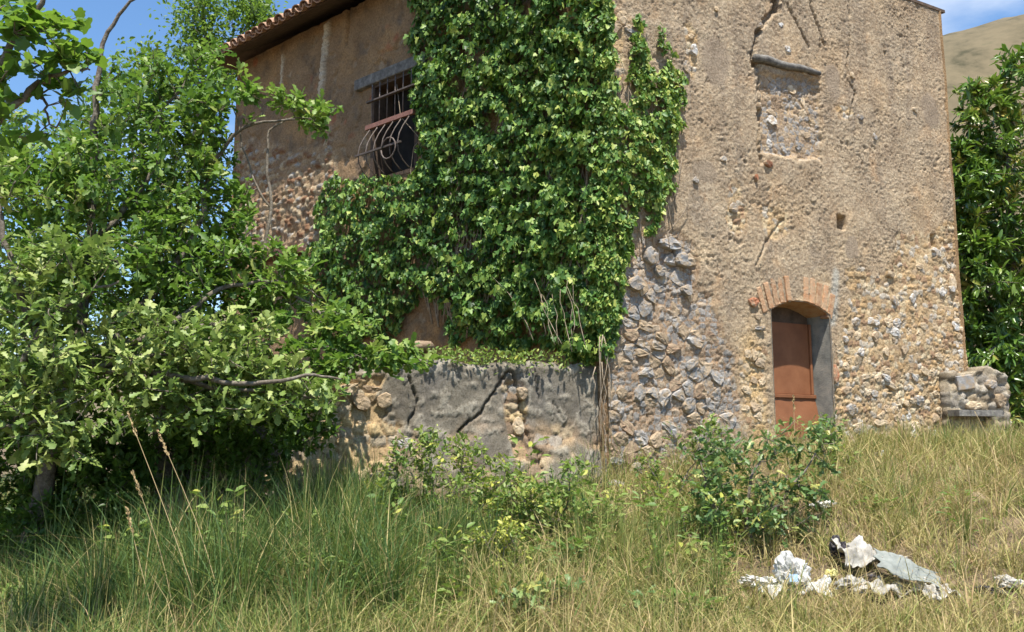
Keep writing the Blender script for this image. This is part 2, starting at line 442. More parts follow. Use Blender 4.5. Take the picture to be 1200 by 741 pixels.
# ------------------------------------------------------------------ the house: plan
D1 = np.array([0.873, 0.488, 0.0]); D1 /= np.linalg.norm(D1)
N1 = np.array([D1[1], -D1[0], 0.0])
D2 = np.array([-0.749, 0.663, 0.0]); D2 /= np.linalg.norm(D2)
N2 = np.array([-D2[1], D2[0], 0.0])
Y0 = 10.5
P0 = at(712, 520, Y0); P0[2] = 0.0
UP = np.array([0, 0, 1.0])
def uv(px, py, o, D, N):
    p = on_plane(px, py, o, N)
    return float(np.dot(p - o, D)), float(p[2])
def uv1(px, py): return uv(px, py, P0, D1, N1)
def uv2(px, py): return uv(px, py, P0, D2, N2)
L1 = uv1(1138, 480)[0]
L2 = uv2(268, 300)[0]
ZE = uv1(1103, 14)[1]           # eave height from the right corner
def poly1(pts): return [uv1(*p) for p in pts]
def poly2(pts): return [uv2(*p) for p in pts]

house = thing('stone_house', (P0[0], P0[1], float(ground_z(P0[0], P0[1]))), 'old two-storey rubble stone house with crumbling tan render and clay tile roof', 'house')

def grid_wall(name, o, D, N, u0, u1, z0, z1, res, fn, mat, hole=None, parent=None, edge_fn=None):
    nu = int((u1 - u0) / res) + 1; nv = int((z1 - z0) / res) + 1
    U, V = np.meshgrid(np.linspace(u0, u1, nu), np.linspace(z0, z1, nv), indexing='ij')
    disp, col = fn(U, V)
    UU = U if edge_fn is None else edge_fn(U, V)
    P = o + UU[..., None] * D + disp[..., None] * N
    P[..., 2] = V
    idx = np.arange(nu * nv).reshape(nu, nv)
    q = np.stack([idx[:-1, :-1], idx[1:, :-1], idx[1:, 1:], idx[:-1, 1:]], -1).reshape(-1, 4)
    if np.dot(np.cross(D, UP), N) < 0: q = q[:, ::-1]
    if hole is not None:
        cu = (U[:-1, :-1] + U[1:, 1:]).ravel() / 2; cv = (V[:-1, :-1] + V[1:, 1:]).ravel() / 2
        q = q[~hole(cu, cv)]
    me = np_mesh(name, P.reshape(-1, 3), q, np.full(len(q), 4), mat, True, {'col': ('FLOAT_COLOR', col.reshape(-1, 3))})
    return link(name, me, parent)
def mixc(a, b, m):
    return a * (1 - m[..., None]) + np.asarray(b) * m[..., None]
def cellcol(cid, pal):
    pal = np.array(pal)
    return pal[np.minimum((cid * len(pal)).astype(int), len(pal) - 1)]

# ---- front wall features
dl, dsp = uv1(905, 363); dr, _ = uv1(973, 366)
_, dbot = uv1(925, 512); _, dtop = uv1(938, 353)
def door_hole(u, v):
    t = np.clip((u - dl) / (dr - dl), 0, 1)
    arch = dsp + (dtop - dsp) * (1 - (2 * t - 1) ** 2)
    return (u > dl) & (u < dr) & (v > dbot) & (v < arch)
QUOIN = poly1([(742, 276), (798, 272), (812, 300), (822, 335), (846, 372), (860, 425), (870, 480), (876, 570), (700, 600), (700, 430), (728, 340)])
RUB = poly1([(1040, 300), (1128, 250), (1145, 530), (860, 530), (866, 440), (880, 395), (902, 402), (905, 505), (975, 505), (978, 400), (1000, 350)])
NICHE = poly1([(893, 84), (962, 92), (965, 188), (930, 184), (896, 178)])
PATCHES = [(841, 72, 0.24, 0.38), (978, 95, 0.15, 0.27), (1092, 128, 0.2, 0.3), (1000, 290, 0.14, 0.18), (944, 90, 0.05, 0.05), (830, 200, .2, .15)]
PATCHES = [(*uv1(a, b), c, d) for a, b, c, d in PATCHES]
CRACKS = [([(914, 10), (899, 20), (889, 42), (884, 66)], .030, .09), ([(925, 3), (937, 28), (950, 54)], .016, .05), ([(952, 0), (962, 33), (968, 50)], .016, .05),
          ([(996, 0), (998, 50), (993, 90), (1003, 108), (996, 140)], .011, .04), ([(892, 86), (890, 130), (894, 190)], .022, .06), ([(887, 310), (904, 278), (920, 256)], .014, .035),
          ([(963, 92), (966, 150), (964, 240)], .005, .015), ([(842, 300), (850, 340), (870, 372)], .006, .015)]
CRACKS = [(poly1(c), a, b) for c, a, b in CRACKS]
HOLES = [(912, 2, .075, .13, .2), (988, 260, .085, .085, .16), (1097, 282, .07, .09, .14), (886, 75, .05, .05, .1), (893, 133, .04, .1, .09), (1040, 60, .03, .03, .06), (1046, 455, .03, .04, .08)]
HOLES = [(*uv1(a, b), c, d, e) for a, b, c, d, e in HOLES]
SCUFF = [(812, 60, .12, .42), (722, 60, .16, .6), (910, 258, .3, .25), (865, 245, .2, .4), (1010, 330, .35, .25), (1090, 345, .4, .3), (990, 130, .2, .12), (1062, 290, .2, .25), (770, 262, .25, .12), (1120, 330, .12, .5)]
SCUFF = [(*uv1(a, b), c, d) for a, b, c, d in SCUFF]

def front_fn(U, V):
    wx = 0.05 * fbm(U * 3, V * 3, 3, 41); wy = 0.05 * fbm(U * 3 + 9, V * 3, 3, 43)
    u = U + wx; v = V + wy
    low = sstep(ZE - 2.6, ZE - 5.5, V)
    # exposed rubble amount
    rub = sstep(0.15, -0.25, poly_sd(u, v, RUB) + 0.25 * fbm(U * 1.7, V * 1.7, 3, 47))
    qn = sstep(0.12, -0.08, poly_sd(u, v, QUOIN) + 0.16 * fbm(U * 3, V * 3, 3, 49))
    nic = sstep(0.04, -0.04, poly_sd(u, v, NICHE) + 0.07 * fbm(U * 6, V * 6, 3, 48))
    scf = np.zeros_like(U)
    for a, b, c, d in SCUFF:
        scf = np.maximum(scf, sstep(1.15, 0.6, np.hypot((u - a) / c, (v - b) / d) + 0.5 * fbm(U * 4, V * 4, 3, 51)))
    er = np.clip(0.5 + 1.3 * fbm(U * 0.8, V * 0.8, 4, 53), 0, 1) * 0.5
    pat = np.zeros_like(U)
    for a, b, c, d in PATCHES:
        pat = np.maximum(pat, sstep(1.1, 0.8, np.hypot((u - a) / c, (v - b) / d) + 0.35 * fbm(U * 3, V * 3, 3, 57)))
    rubble = np.clip(np.maximum.reduce([rub, qn, nic, scf * 0.9, er * 0.55]), 0, 1)
    # stones in the core of the wall, small gravel in the render
    u_ = u + 0.022 * fbm(U * 13, V * 13, 3, 58); v_ = v + 0.022 * fbm(U * 13 + 5, V * 13, 3, 59)
    d1, d2, cid = voronoi(u_ / 0.105, v_ / 0.085, 3)
    bul = sstep(0.0, 0.30, d2 - d1) * (0.75 + 0.5 * fbm(U * 9 + 20 * cid, V * 9, 3, 60))
    e1, e2, eid = voronoi(u_ / 0.047 + 40, v_ / 0.037, 5)
    grv = sstep(0.0, 0.35, e2 - e1) * sstep(0.65, 0.3, e1)
    disp = -0.03 + 0.025 * fbm(U * 0.7, V * 0.7, 3, 61) + 0.010 * fbm(U * 4, V * 4, 3, 63)
    pit = fbm(U * 14, V * 14, 4, 65, 0.7)
    worm = np.abs(perlin(U * 17 + 2 * wx * 20, V * 17, 67))
    coarse = np.clip(0.55 + 1.1 * fbm(U * 1.1 + 3, V * 1.1, 4, 68), 0.12, 1.25)
    rough = (1 - 0.85 * pat) * (0.35 + 0.65 * coarse)
    disp = disp + rough * (0.013 * pit - 0.011 * sstep(0.10, 0.0, worm) + 0.011 * grv * sstep(0.2, 0.6, eid))
    disp = disp + rubble * rough * (-0.03 + 0.028 * bul * (0.3 + 0.9 * cid) * sstep(0.1, 0.5, rubble)) - nic * 0.04 - qn * 0.012
    disp = disp - 0.018 * sstep(0.32, 0.42, fbm(U * 7, V * 7, 2, 70)) * (1 - pat) * sstep(.3, .9, coarse)
    for pts, wd, dp in CRACKS:
        d = line_d(u + 0.02 * perlin(U * 20, V * 20, 69), v, pts)
        disp = disp - dp * sstep(wd * 1.6, wd * 0.5, d)
    hole_m = np.zeros_like(U)
    for a, b, c, d, e in HOLES:
        hm = sstep(1.15, 0.85, np.maximum(np.abs(u - a) / c, np.abs(v - b) / d) + 0.15 * fbm(U * 9, V * 9, 2, 71))
        disp = disp - e * hm; hole_m = np.maximum(hole_m, hm)
    # colours of the materials
    tan = np.array([0.345, 0.278, 0.200])
    col = np.broadcast_to(tan, U.shape + (3,)).copy()
    col = mixc(col, [0.39, 0.292, 0.19], sstep(0.0, 0.5, fbm(U * 0.9, V * 0.9, 4, 73)))
    col = mixc(col, [0.28, 0.22, 0.16], sstep(0.05, 0.55, fbm(U * 1.3 + 7, V * 0.9, 4, 75)) * 0.8)
    col = mixc(col, [0.22, 0.175, 0.13], sstep(0.1, 0.6, fbm(U * 2.3 + 11, V * 0.7, 4, 76)) * 0.6)
    col = mixc(col, [0.43, 0.275, 0.155], sstep(0.15, 0.5, fbm(U * 1.9 + 31, V * 1.9, 4, 79)) * 0.6)
    stain = sstep(0.02, 0.5, fbm(U * 3.2 + 3, V * 0.42, 4, 74) + .25 * sstep(ZE - 3, ZE, V))
    col = mixc(col, [0.20, 0.165, 0.13], stain * 0.72)
    col = mixc(col, [0.48, 0.37, 0.24], low * sstep(-0.1, 0.4, fbm(U * 1.5, V * 1.5, 4, 77)) * 0.9)
    col = mixc(col, [0.52, 0.42, 0.30], sstep(0.45, 0.8, eid) * grv * 0.55)
    col = mixc(col, [0.24, 0.165, 0.10], sstep(0.3, 0.1, eid) * grv * 0.45)
    col = mixc(col, [0.25, 0.16, 0.09], sstep(0.05, -0.5, pit) * 0.35)
    stone = cellcol(cid, [(0.44, 0.33, 0.20), (0.52, 0.41, 0.26), (0.38, 0.28, 0.18), (0.46, 0.33, 0.19), (0.40, 0.35, 0.28), (0.54, 0.45, 0.31), (0.32, 0.21, 0.13), (0.48, 0.43, 0.36), (0.44, 0.30, 0.16), (0.40, 0.29, 0.17)])
    st = sstep(0.06, 0.16, d2 - d1) * sstep(0.3, 0.65, rubble * (1 - pat) + 0.25 * perlin(U * 5, V * 5, 78))
    mort = mixc(col, [0.42, 0.29, 0.165], rubble)
    col = mort * (1 - st[..., None]) + stone * st[..., None]
    greyst = cellcol(cid, [(0.27, 0.25, 0.23), (0.33, 0.30, 0.27), (0.36, 0.27, 0.19), (0.30, 0.22, 0.15), (0.38, 0.30, 0.22), (0.29, 0.27, 0.25)])
    gm = np.maximum(qn, nic) * st
    col = col * (1 - gm[..., None]) + greyst * gm[..., None]
    col = mixc(col, [0.30, 0.19, 0.115], qn * (1 - st) * 0.8)
    col = mixc(col, [0.285, 0.225, 0.165], pat * 0.9)
    yel = sstep(0.2, -0.1, line_d(u, v, poly1([(880, 400), (885, 450), (893, 500), (888, 540)])) - 0.05) * sstep(0.02, 0.12, poly_sd(u, v, QUOIN))
    col = mixc(col, [0.52, 0.36, 0.18], yel * 0.8)
    cem = sstep(0.12, 0.02, line_d(u, v, poly1([(982, 320), (980, 362), (978, 375)])))
    col = mixc(col, [0.40, 0.38, 0.33], cem * 0.9)
    # calm down next to the door opening
    near = sstep(0.07, 0.0, np.abs(poly_sd(U, V, [(dl, dbot), (dr, dbot), (dr, dsp), ((dl + dr) / 2, dtop), (dl, dsp)])))
    disp = disp * (1 - near) + (-0.02) * near
    return disp, col
def right_edge(U, V):
    f = sstep(L1 - 0.5, L1, U)
    return U + f * (0.035 * fbm(V * 1.6, V * 0 + 3.3, 4, 81) + 0.02 * perlin(V * 9, V * 0 + 1.7, 83) + 0.10 * sstep(4.2, 1.8, V))
front = grid_wall('wall', P0, D1, N1, 0.0, L1, 0.6, ZE + 0.05, 0.0165, front_fn, M_WALL, door_hole, house, right_edge)
front['label'] = 'sunlit front wall with crumbling tan render, exposed rubble and the small door'

# ---- left wall
wl = poly2([(436, 104), (489, 80), (492, 202), (440, 214)])
wu0, wu1 = wl[1][0], wl[0][0]
wv1 = uv2(462, 90)[1]; wv0 = uv2(464, 205)[1]
def win_hole(u, v): return (u > wu0) & (u < wu1) & (v > wv0) & (v < wv1)
RUB2 = poly2([(250, 175), (300, 165), (345, 180), (372, 172), (385, 140), (396, 210), (400, 300), (250, 310)])
STREAK = poly2([(383, 28), (379, 60), (376, 112)])
STREAK2 = poly2([(330, 65), (328, 112)])
CR2 = [(poly2([(408, 0), (406, 22), (404, 50)]), .03, .06), (poly2([(420, 98), (424, 120), (416, 150)]), .03, .03), (poly2([(440, 64), (470, 55), (486, 48)]), .012, .03)]
def left_fn(U, V):
    wx = 0.06 * fbm(U * 3, V * 3, 3, 141); u = U + wx; v = V + 0.06 * fbm(U * 3 + 9, V * 3, 3, 143)
    rub = sstep(0.12, -0.12, poly_sd(u, v, RUB2) + 0.2 * fbm(U * 2, V * 2, 3, 145))
    d1, d2, cid = voronoi(u / 0.12, v / 0.085, 8)
    bul = np.sqrt(np.clip(1 - (d1 / 0.62) ** 2, 0, 1)) * sstep(0.0, 0.12, d2 - d1)
    disp = -0.03 + 0.03 * fbm(U * 0.8, V * 0.8, 3, 147) + 0.012 * fbm(U * 6, V * 6, 3, 149)
    disp = disp + rub * (-0.02 + 0.05 * bul * (0.3 + 0.9 * cid))
    s = sstep(0.10, 0.03, line_d(u, v, STREAK)); s2 = sstep(0.05, 0.01, line_d(u, v, STREAK2))
    disp = disp + 0.07 * np.maximum(s, s2 * 0.6) * (0.5 + 0.5 * bul)
    for pts, wd, dp in CR2: disp = disp - dp * sstep(wd * 1.6, wd * .5, line_d(u, v, pts))
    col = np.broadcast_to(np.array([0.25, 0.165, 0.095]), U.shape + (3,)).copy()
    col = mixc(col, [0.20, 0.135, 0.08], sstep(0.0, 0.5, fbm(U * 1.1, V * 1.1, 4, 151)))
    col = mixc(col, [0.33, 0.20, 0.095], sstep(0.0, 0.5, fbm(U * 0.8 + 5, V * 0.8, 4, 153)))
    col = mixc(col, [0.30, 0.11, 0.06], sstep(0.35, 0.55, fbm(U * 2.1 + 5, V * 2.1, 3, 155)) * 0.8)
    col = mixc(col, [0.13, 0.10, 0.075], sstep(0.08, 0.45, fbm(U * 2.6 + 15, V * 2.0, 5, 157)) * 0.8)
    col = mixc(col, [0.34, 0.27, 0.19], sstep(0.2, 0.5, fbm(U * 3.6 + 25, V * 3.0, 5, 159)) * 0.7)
    disp = disp - 0.03 * sstep(0.22, 0.3, fbm(U * 3.6 + 25, V * 3.0, 5, 159)) + 0.012 * fbm(U * 14, V * 14, 2, 160)
    st = sstep(0.06, 0.16, d2 - d1) * rub
    stone = cellcol(cid, [(0.30, 0.20, 0.12), (0.36, 0.26, 0.16), (0.25, 0.17, 0.11), (0.42, 0.33, 0.22), (0.32, 0.29, 0.25), (0.22, 0.12, 0.07)])
    col = mixc(col, [0.32, 0.22, 0.13], rub)
    col = col * (1 - st[..., None]) + stone * st[..., None]
    col = mixc(col, [0.5, 0.43, 0.33], np.maximum(s, s2))
    near = sstep(0.1, 0.0, np.abs(poly_sd(U, V, [(wu0, wv0), (wu1, wv0), (wu1, wv1), (wu0, wv1)])))
    disp = disp * (1 - near) - 0.02 * near
    return disp, col
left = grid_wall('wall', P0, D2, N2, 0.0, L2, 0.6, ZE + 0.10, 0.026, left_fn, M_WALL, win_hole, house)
left['label'] = 'side wall with brown render in eave shade and the barred window'
# ---- far walls (plain, weathered)
PR = P0 + D1 * L1; PL = P0 + D2 * L2; PB = P0 + D1 * L1 + D2 * L2
def plain_fn(U, V):
    disp = -0.03 + 0.03 * fbm(U, V, 4, 91)
    return disp, mixc(np.broadcast_to(np.array([0.33, 0.22, 0.125]), U.shape + (3,)).copy(), [0.25, 0.18, 0.11], sstep(0, .5, fbm(U, V, 4, 93)))
grid_wall('wall', PR, D2, D1, 0.0, L2, 0.3, ZE + 0.02, 0.12, plain_fn, M_WALL, None, house)
grid_wall('wall', PL, D1, -N1, 0.0, L1, 0.3, ZE + 0.02, 0.12, plain_fn, M_WALL, None, house)

# ---- exposed stones as pieces of the walls
def clip_poly(poly, px, py, nx, ny):
    out = []
    for i in range(len(poly)):
        a = poly[i]; b = poly[(i + 1) % len(poly)]
        da = (a[0] - px) * nx + (a[1] - py) * ny; db = (b[0] - px) * nx + (b[1] - py) * ny
        if da <= 0: out.append(a)
        if (da < 0) != (db < 0) and abs(da - db) > 1e-12:
            t = da / (da - db); out.append((a[0] + (b[0] - a[0]) * t, a[1] + (b[1] - a[1]) * t))
    return out
def vor_cells(sites, box):
    cells = []
    S = np.array(sites)
    for i, (x, y) in enumerate(sites):
        p = [(x - box, y - box), (x + box, y - box), (x + box, y + box), (x - box, y + box)]
        d = np.hypot(S[:, 0] - x, S[:, 1] - y)
        for j in np.argsort(d)[1:16]:
            if d[j] > 2.9 * box: break
            mxx, myy = (S[j] + S[i]) / 2
            p = clip_poly(p, mxx, myy, S[j][0] - x, S[j][1] - y)
            if len(p) < 3: break
        cells.append(p)
    return cells
def stone_piece(cell, o, D, N, gap, h, mat, parent, base=-0.09, name='stone', rounds=1):
    c = np.array(cell); m = c.mean(0)
    for _ in range(rounds):
        nx_ = np.roll(c, -1, 0)
        c = np.stack([c * 0.72 + nx_ * 0.28, c * 0.28 + nx_ * 0.72], 1).reshape(-1, 2)
        keep = np.linalg.norm(c - np.roll(c, -1, 0), axis=1) > 0.004
        if keep.sum() >= 4: c = c[keep]
    r = np.linalg.norm(c - m, axis=1)
    R = r.mean()
    if R < 0.02: return None
    c = m + (c - m) * (1 - gap / R) * (1 + rng.uniform(-0.05, 0.05, (len(c), 1)))
    n = len(c)
    tilt = rng.normal(0, 0.09, 2)
    def ringv(s, z, jz):
        q = m + (c - m) * s * (1 + rng.uniform(-.07, .07, (n, 1)))
        zz = z + ((q - m) @ tilt) + rng.normal(0, jz * R, n)
        P = o + q[:, :1] * D + zz[:, None] * N
        P[:, 2] = q[:, 1]
        return P
    rings = [ringv(1.0, base, 0), ringv(1.0, h - 0.03, .03), ringv(0.90, h - 0.004, .035), ringv(0.5, h, .05)]
    ce = o + m[0] * D + (h * 1.02) * N; ce[2] = m[1]
    V = np.concatenate(rings + [ce[None]])
    F = []
    for k in range(3):
        for i in range(n):
            j = (i + 1) % n
            F.append((k * n + i, k * n + j, (k + 1) * n + j, (k + 1) * n + i))
    for i in range(n): F.append((3 * n + i, 3 * n + (i + 1) % n, 4 * n))
    if np.dot(np.cross(D, UP), N) < 0: F = [f[::-1] for f in F]
    me = np_mesh(name, V, [i for f in F for i in f], [len(f) for f in F], mat, False)
    return link(name, me, parent)
def fill_stones(poly, o, D, N, sx, sy, keep, mats, hmin, hmax, parent, gap=0.008, inner=0.0, rounds=1, base=-0.09):
    P = np.array(poly); u0, v0 = P.min(0); u1, v1 = P.max(0)
    sites = []
    row = 0; v = v0
    while v < v1 + sy:
        u = u0 - sx * rng.uniform(0, 1)
        while u < u1 + sx:
            sites.append((u + rng.uniform(-.12, .12) * sx, v + rng.uniform(-.28, .28) * sy))
            u += sx * rng.uniform(0.6, 1.5)
        v += sy * rng.uniform(0.8, 1.15); row += 1
    cells = vor_cells(sites, max(sx, sy) * 1.3)
    sd = poly_sd(np.array(sites)[:, 0], np.array(sites)[:, 1], poly)
    out = []
    for s, c, d in zip(sites, cells, sd):
        if d < -inner and len(c) >= 3 and rng.random() < keep:
            k = stone_piece(c, o, D, N, gap * rng.uniform(.7, 2.2), rng.uniform(hmin, hmax), mats[rng.integers(len(mats))], parent, base, rounds=rounds)
            if k: out.append(k)
    return out
G, B, T, CR_, W_, BR = M_STONE
q_in = poly1([(748, 280), (797, 276), (810, 302), (820, 338), (843, 374), (856, 425), (866, 480), (870, 570), (716, 590), (714, 430), (735, 340)])
fill_stones(q_in, P0, D1, N1, 0.26, 0.125, 0.62, [G, G, B, T, G, BR, T], -0.055, -0.018, front, 0.004)
r_in = poly1([(985, 395), (1050, 350), (1122, 335), (1136, 440), (1140, 520), (985, 520)])
fill_stones(r_in, P0, D1, N1, 0.17, 0.12, 0.34, [CR_, CR_, T, CR_, CR_, W_], -0.045, -0.01, front, 0.006)
fill_stones(poly1([(868, 430), (878, 400), (900, 405), (903, 500), (895, 520), (880, 520)]), P0, D1, N1, 0.17, 0.12, 0.35, [CR_, T, CR_], -0.04, -0.01, front, 0.006)
fill_stones(NICHE, P0, D1, N1, 0.15, 0.11, 0.4, [G, T, T, BR, CR_, T], -0.10, -0.06, front, 0.004, 0.03)
fill_stones(poly1([(716, 0), (742, 0), (742, 60), (730, 110), (718, 110)]), P0, D1, N1, 0.2, 0.14, 0.5, [G, T, CR_], -0.04, -0.005, front, 0.006)
def lone_stone(px, py, w_, h_, mat, dep=0.01, parent=front, o=P0, D=D1, N=N1, f=uv1, name='stone'):
    a, b = f(px, py)
    n = 6
    th = np.linspace(0, 2 * np.pi, n, endpoint=False) + rng.uniform(-.3, .3, n)
    cell = [(a + w_ / 2 * math.cos(t) * rng.uniform(.75, 1.3), b + h_ / 2 * math.sin(t) * rng.uniform(.75, 1.3)) for t in th]
    return stone_piece(cell, o, D, N, 0.0, dep, mat, parent, -0.1, name)
for a in [(909, 139, .20, .22, W_), (950, 152, .12, .2, G), (906, 166, .13, .13, W_), (923, 175, .12, .12, W_), (925, 57, .11, .13, W_),
          (815, 58, .11, .18, W_), (812, 42, .10, .10, CR_), (806, 78, .12, .2, G), (849, 186, .11, .10, W_), (817, 211, .1, .1, G), (1008, 137, .13, .1, G),
          (787, 286, .34, .2, B), (803, 305, .26, .2, B), (765, 300, .22, .22, G), (746, 333, .30, .22, G), (775, 318, .2, .2, B), (806, 340, .2, .16, G),
          (1010, 138, .12, .1, G), (1027, 160, .14, .12, G), (1074, 128, .13, .1, CR_), (1006, 378, .12, .14, W_), (1029, 377, .13, .12, W_), (1071, 350, .15, .16, W_), (1050, 352, .16, .14, G),
          (1118, 338, .16, .12, W_), (1121, 381, .18, .14, W_), (1097, 293, .12, .08, W_), (1080, 312, .16, .1, CR_), (945, 85, .12, .08, CR_), (993, 398, .1, .13, W_),
          (893, 30, .1, .1, G), (917, 28, .1, .08, W_), (862, 243, .14, .16, G), (840, 10, .1, .08, CR_), (1046, 322, .13, .12, CR_), (1000, 88, .1, .12, CR_), (1080, 470, .24, .16, W_), (1035, 495, .28, .14, CR_), (1000, 480, .2, .2, G), (1075, 500, .26, .18, CR_), (1010, 505, .3, .2, G), (1110, 480, .2, .14, T), (890, 370, .16, .1, T), (892, 385, .2, .08, G)]:
    lone_stone(*a, dep=rng.uniform(-0.02, 0.005) + (0.03 if a[2] > .19 and a[0] < 830 else 0) - (0.05 if 895 < a[0] < 960 and 90 < a[1] < 190 else 0))
for a in [(981, 440, .13, .26), (885, 354, .2, .13), (902, 192, .16, .1), (888, 208, .05, .12)]:
    lone_stone(*a, M_BRICKRED, 0.005, name='brick')
# timber lintel over the blocked opening
mb = MB()
la = np.array(uv1(884, 68)); lb = np.array(uv1(961, 86))
pts = []
for k in range(7):
    t = k / 6; q = la * (1 - t) + lb * t
    p = P0 + q[0] * D1 + (0.0 + 0.012 * math.sin(k * 2.1)) * N1; p[2] = q[1] + 0.01 * math.sin(k * 1.7)
    pts.append(p)
mb.tube(pts, [.055, .062, .058, .052, .05, .044, .03], 7)
lint = mb.build('lintel', M_WOOD, house, True); lint['label'] = 'grey weathered timber lintel above the blocked opening'

# ---- door: reveals, arch bricks, panels
door = thing('door', (0, 0, 0), None, None)
door.parent = house
door.location = (0, 0, 0)
door.matrix_parent_inverse = Matrix.Translation(Vector(house['_base'])).inverted()
del door['_base']
door['label'] = 'small rusty brown door sunk in an arched opening'
def w1(u, v, n):
    p = P0 + u * D1 + n * N1; p = p.copy(); p[2] = v; return p
DEP = 0.34
def archv(t): return dsp + (dtop - dsp) * (1 - (2 * t - 1) ** 2)
def sheet(P, mat, name, parent, flip=False):
    P = np.asarray(P); a, b = P.shape[:2]
    idx = np.arange(a * b).reshape(a, b)
    q = np.stack([idx[:-1, :-1], idx[1:, :-1], idx[1:, 1:], idx[:-1, 1:]], -1).reshape(-1, 4)
    if flip: q = q[:, ::-1]
    return link(name, np_mesh(name, P.reshape(-1, 3), q, np.full(len(q), 4), mat, True), parent)
def rough_sheet(fa, na, nb, amp, seed):
    """fa(s,t) -> point; jitter with noise"""
    P = np.zeros((na, nb, 3))
    for i in range(na):
        for j in range(nb):
            s = i / (na - 1); t = j / (nb - 1)
            P[i, j] = fa(s, t, amp * float(perlin(s * 7 + seed, t * 9, 95)))
    return P
e = 0.012
sheet(rough_sheet(lambda s, t, n_: w1(dr + e + n_ - 0.07 * s, dbot + (dsp + 0.02 - dbot) * t, -0.01 - (DEP + .05) * s), 8, 24, .010, 1), M_JAMB, 'jamb', door)
sheet(rough_sheet(lambda s, t, n_: w1(dl - e + n_ + 0.0 * s, dbot + (dsp + 0.02 - dbot) * t, -0.01 - (DEP + .05) * s), 8, 24, .010, 2), M_JAMB, 'jamb', door)
sheet(rough_sheet(lambda s, t, n_: w1(dl - e + (dr - dl + 2 * e) * t, archv(t) + e + n_ - 0.05 * s, -0.01 - (DEP + .05) * s), 8, 16, .008, 3), M_BRICK, 'soffit', door)
v_bar = uv(930, 464, P0 - N1 * DEP, D1, N1)[1]
v_tr = uv(925, 379, P0 - N1 * DEP, D1, N1)[1]
def panel(name, ua, ub, va, vb, n0, th, mat, lab=None):
    m_ = MB()
    m_.box(w1((ua + ub) / 2, (va + vb) / 2, n0), D1 * (ub - ua) / 2, N1 * th / 2, UP * (vb - va) / 2)
    o = link(name, m_.mesh(name, mat), door)
    md = o.modifiers.new('bevel', 'BEVEL'); md.width = 0.006; md.segments = 2
    if lab: o['label'] = lab
    return o
panel('door_leaf', dl - .03, dr + .03, v_bar + .02, v_tr, -DEP, 0.04, M_DOOR)
panel('shadowed_transom', dl - .03, dr + .03, v_tr + .004, dtop + .05, -DEP - 0.05, 0.03, M_DARKWOOD)  # transom coloured dark to carry the shadow band under the arch
panel('rail', dl - .03, dr + .03, v_bar - .035, v_bar + .017, -DEP + 0.02, 0.07, M_DOOR)
panel('side_frame', dr - .115, dr - .075, v_bar + .02, v_tr, -DEP + 0.03, 0.04, M_DOOR)
# lower leaf bulges outwards
sheet(rough_sheet(lambda s, t, n_: w1(dl - .02 + (dr - dl + .0) * s, dbot - .1 + (v_bar - .03 - dbot + .1) * t, -DEP + 0.03 + 0.12 * (1 - t) + n_), 14, 8, .012, 5), M_DOOR, 'lower_panel', door)
# brick arch
for k in range(12):
    if k in (5, 6): continue
    t = (k + 0.5) / 12
    tt = -0.14 + 1.2 * t
    u = dl + (dr - dl) * tt; ang = (tt - 0.5) * 0.55
    vb = archv(min(max(tt, 0), 1)) + 0.01 - (0.05 if tt < 0 or tt > 1 else 0)
    hl = 0.37 + rng.uniform(-.03, .02)
    ax = D1 * math.cos(ang) - UP * math.sin(ang); az = D1 * math.sin(ang) + UP * math.cos(ang)
    c = w1(u, vb, 0) + az * hl / 2
    m_ = MB()
    m_.box(c - N1 * (0.085 + rng.uniform(-.012, .010)), ax * (0.045 + rng.uniform(-.004, .003)), N1 * 0.07, az * hl / 2)
    bo = link('brick', m_.mesh('brick', M_BRICK), door)
    md = bo.modifiers.new('bevel', 'BEVEL'); md.width = 0.012; md.segments = 2

# ---- window on the left wall with belly grille
win = thing('window', (0, 0, 0), None, None)
win.parent = house; win.matrix_parent_inverse = Matrix.Translation(Vector(house['_base'])).inverted(); del win['_base']
win['label'] = 'dark window with a rusty bellied iron grille beside the ivy'
def w2(u, v, n):
    p = P0 + u * D2 + n * N2; p = p.copy(); p[2] = v; return p
mb = MB()
for (ua, ub, va, vb) in ((wu0 - .02, wu0 + .05, wv0, wv1), (wu1 - .05, wu1 + .02, wv0, wv1), (wu0 - .02, wu1 + .02, wv1 - .05, wv1 + .02), (wu0 - .02, wu1 + .02, wv0 - .02, wv0 + .04)):
    mb.box(w2((ua + ub) / 2, (va + vb) / 2, -0.2), D2 * (ub - ua) / 2, N2 * 0.19, UP * (vb - va) / 2)
mb.build('reveal', M_DARKWOOD, win)
mb = MB(); mb.box(w2((wu0 + wu1) / 2, (wv0 + wv1) / 2, -0.42), D2 * (wu1 - wu0) / 2, N2 * 0.02, UP * (wv1 - wv0) / 2); mb.build('unlit_room_panel', M_BLACK, win)  # near-black panel, the unlit room's darkness put into its colour
mb = MB()
mb.box(w2((wu0 + wu1) / 2 + .1, wv1 + 0.09, -0.02), D2 * ((wu1 - wu0) / 2 + .3), N2 * 0.07, UP * 0.09); ob = mb.build('lintel', M_WOOD, win)
md = ob.modifiers.new('bevel', 'BEVEL'); md.width = 0.02; md.segments = 2
vmid = uv2(462, 142)[1]
nb = 6
for k in range(nb):
    u = wu0 + 0.07 + (wu1 - wu0 - 0.14) * k / (nb - 1)
    mb = MB(); mb.tube([w2(u, wv1 - .02, 0.05), w2(u, vmid, 0.05)], [.010, .010], 6); mb.build('bar', M_RUST, win, True)
    mb = MB()
    bell = [(0, .05), (.12, .12), (.25, .20), (.4, .27), (.55, .30), (.7, .28), (.82, .2), (.9, .1), (.93, .04)]
    mb.tube([w2(u, vmid - (vmid - wv0 + .05) * a, b) for a, b in bell], [.010] * len(bell), 6); mb.build('bar', M_RUST, win, True)
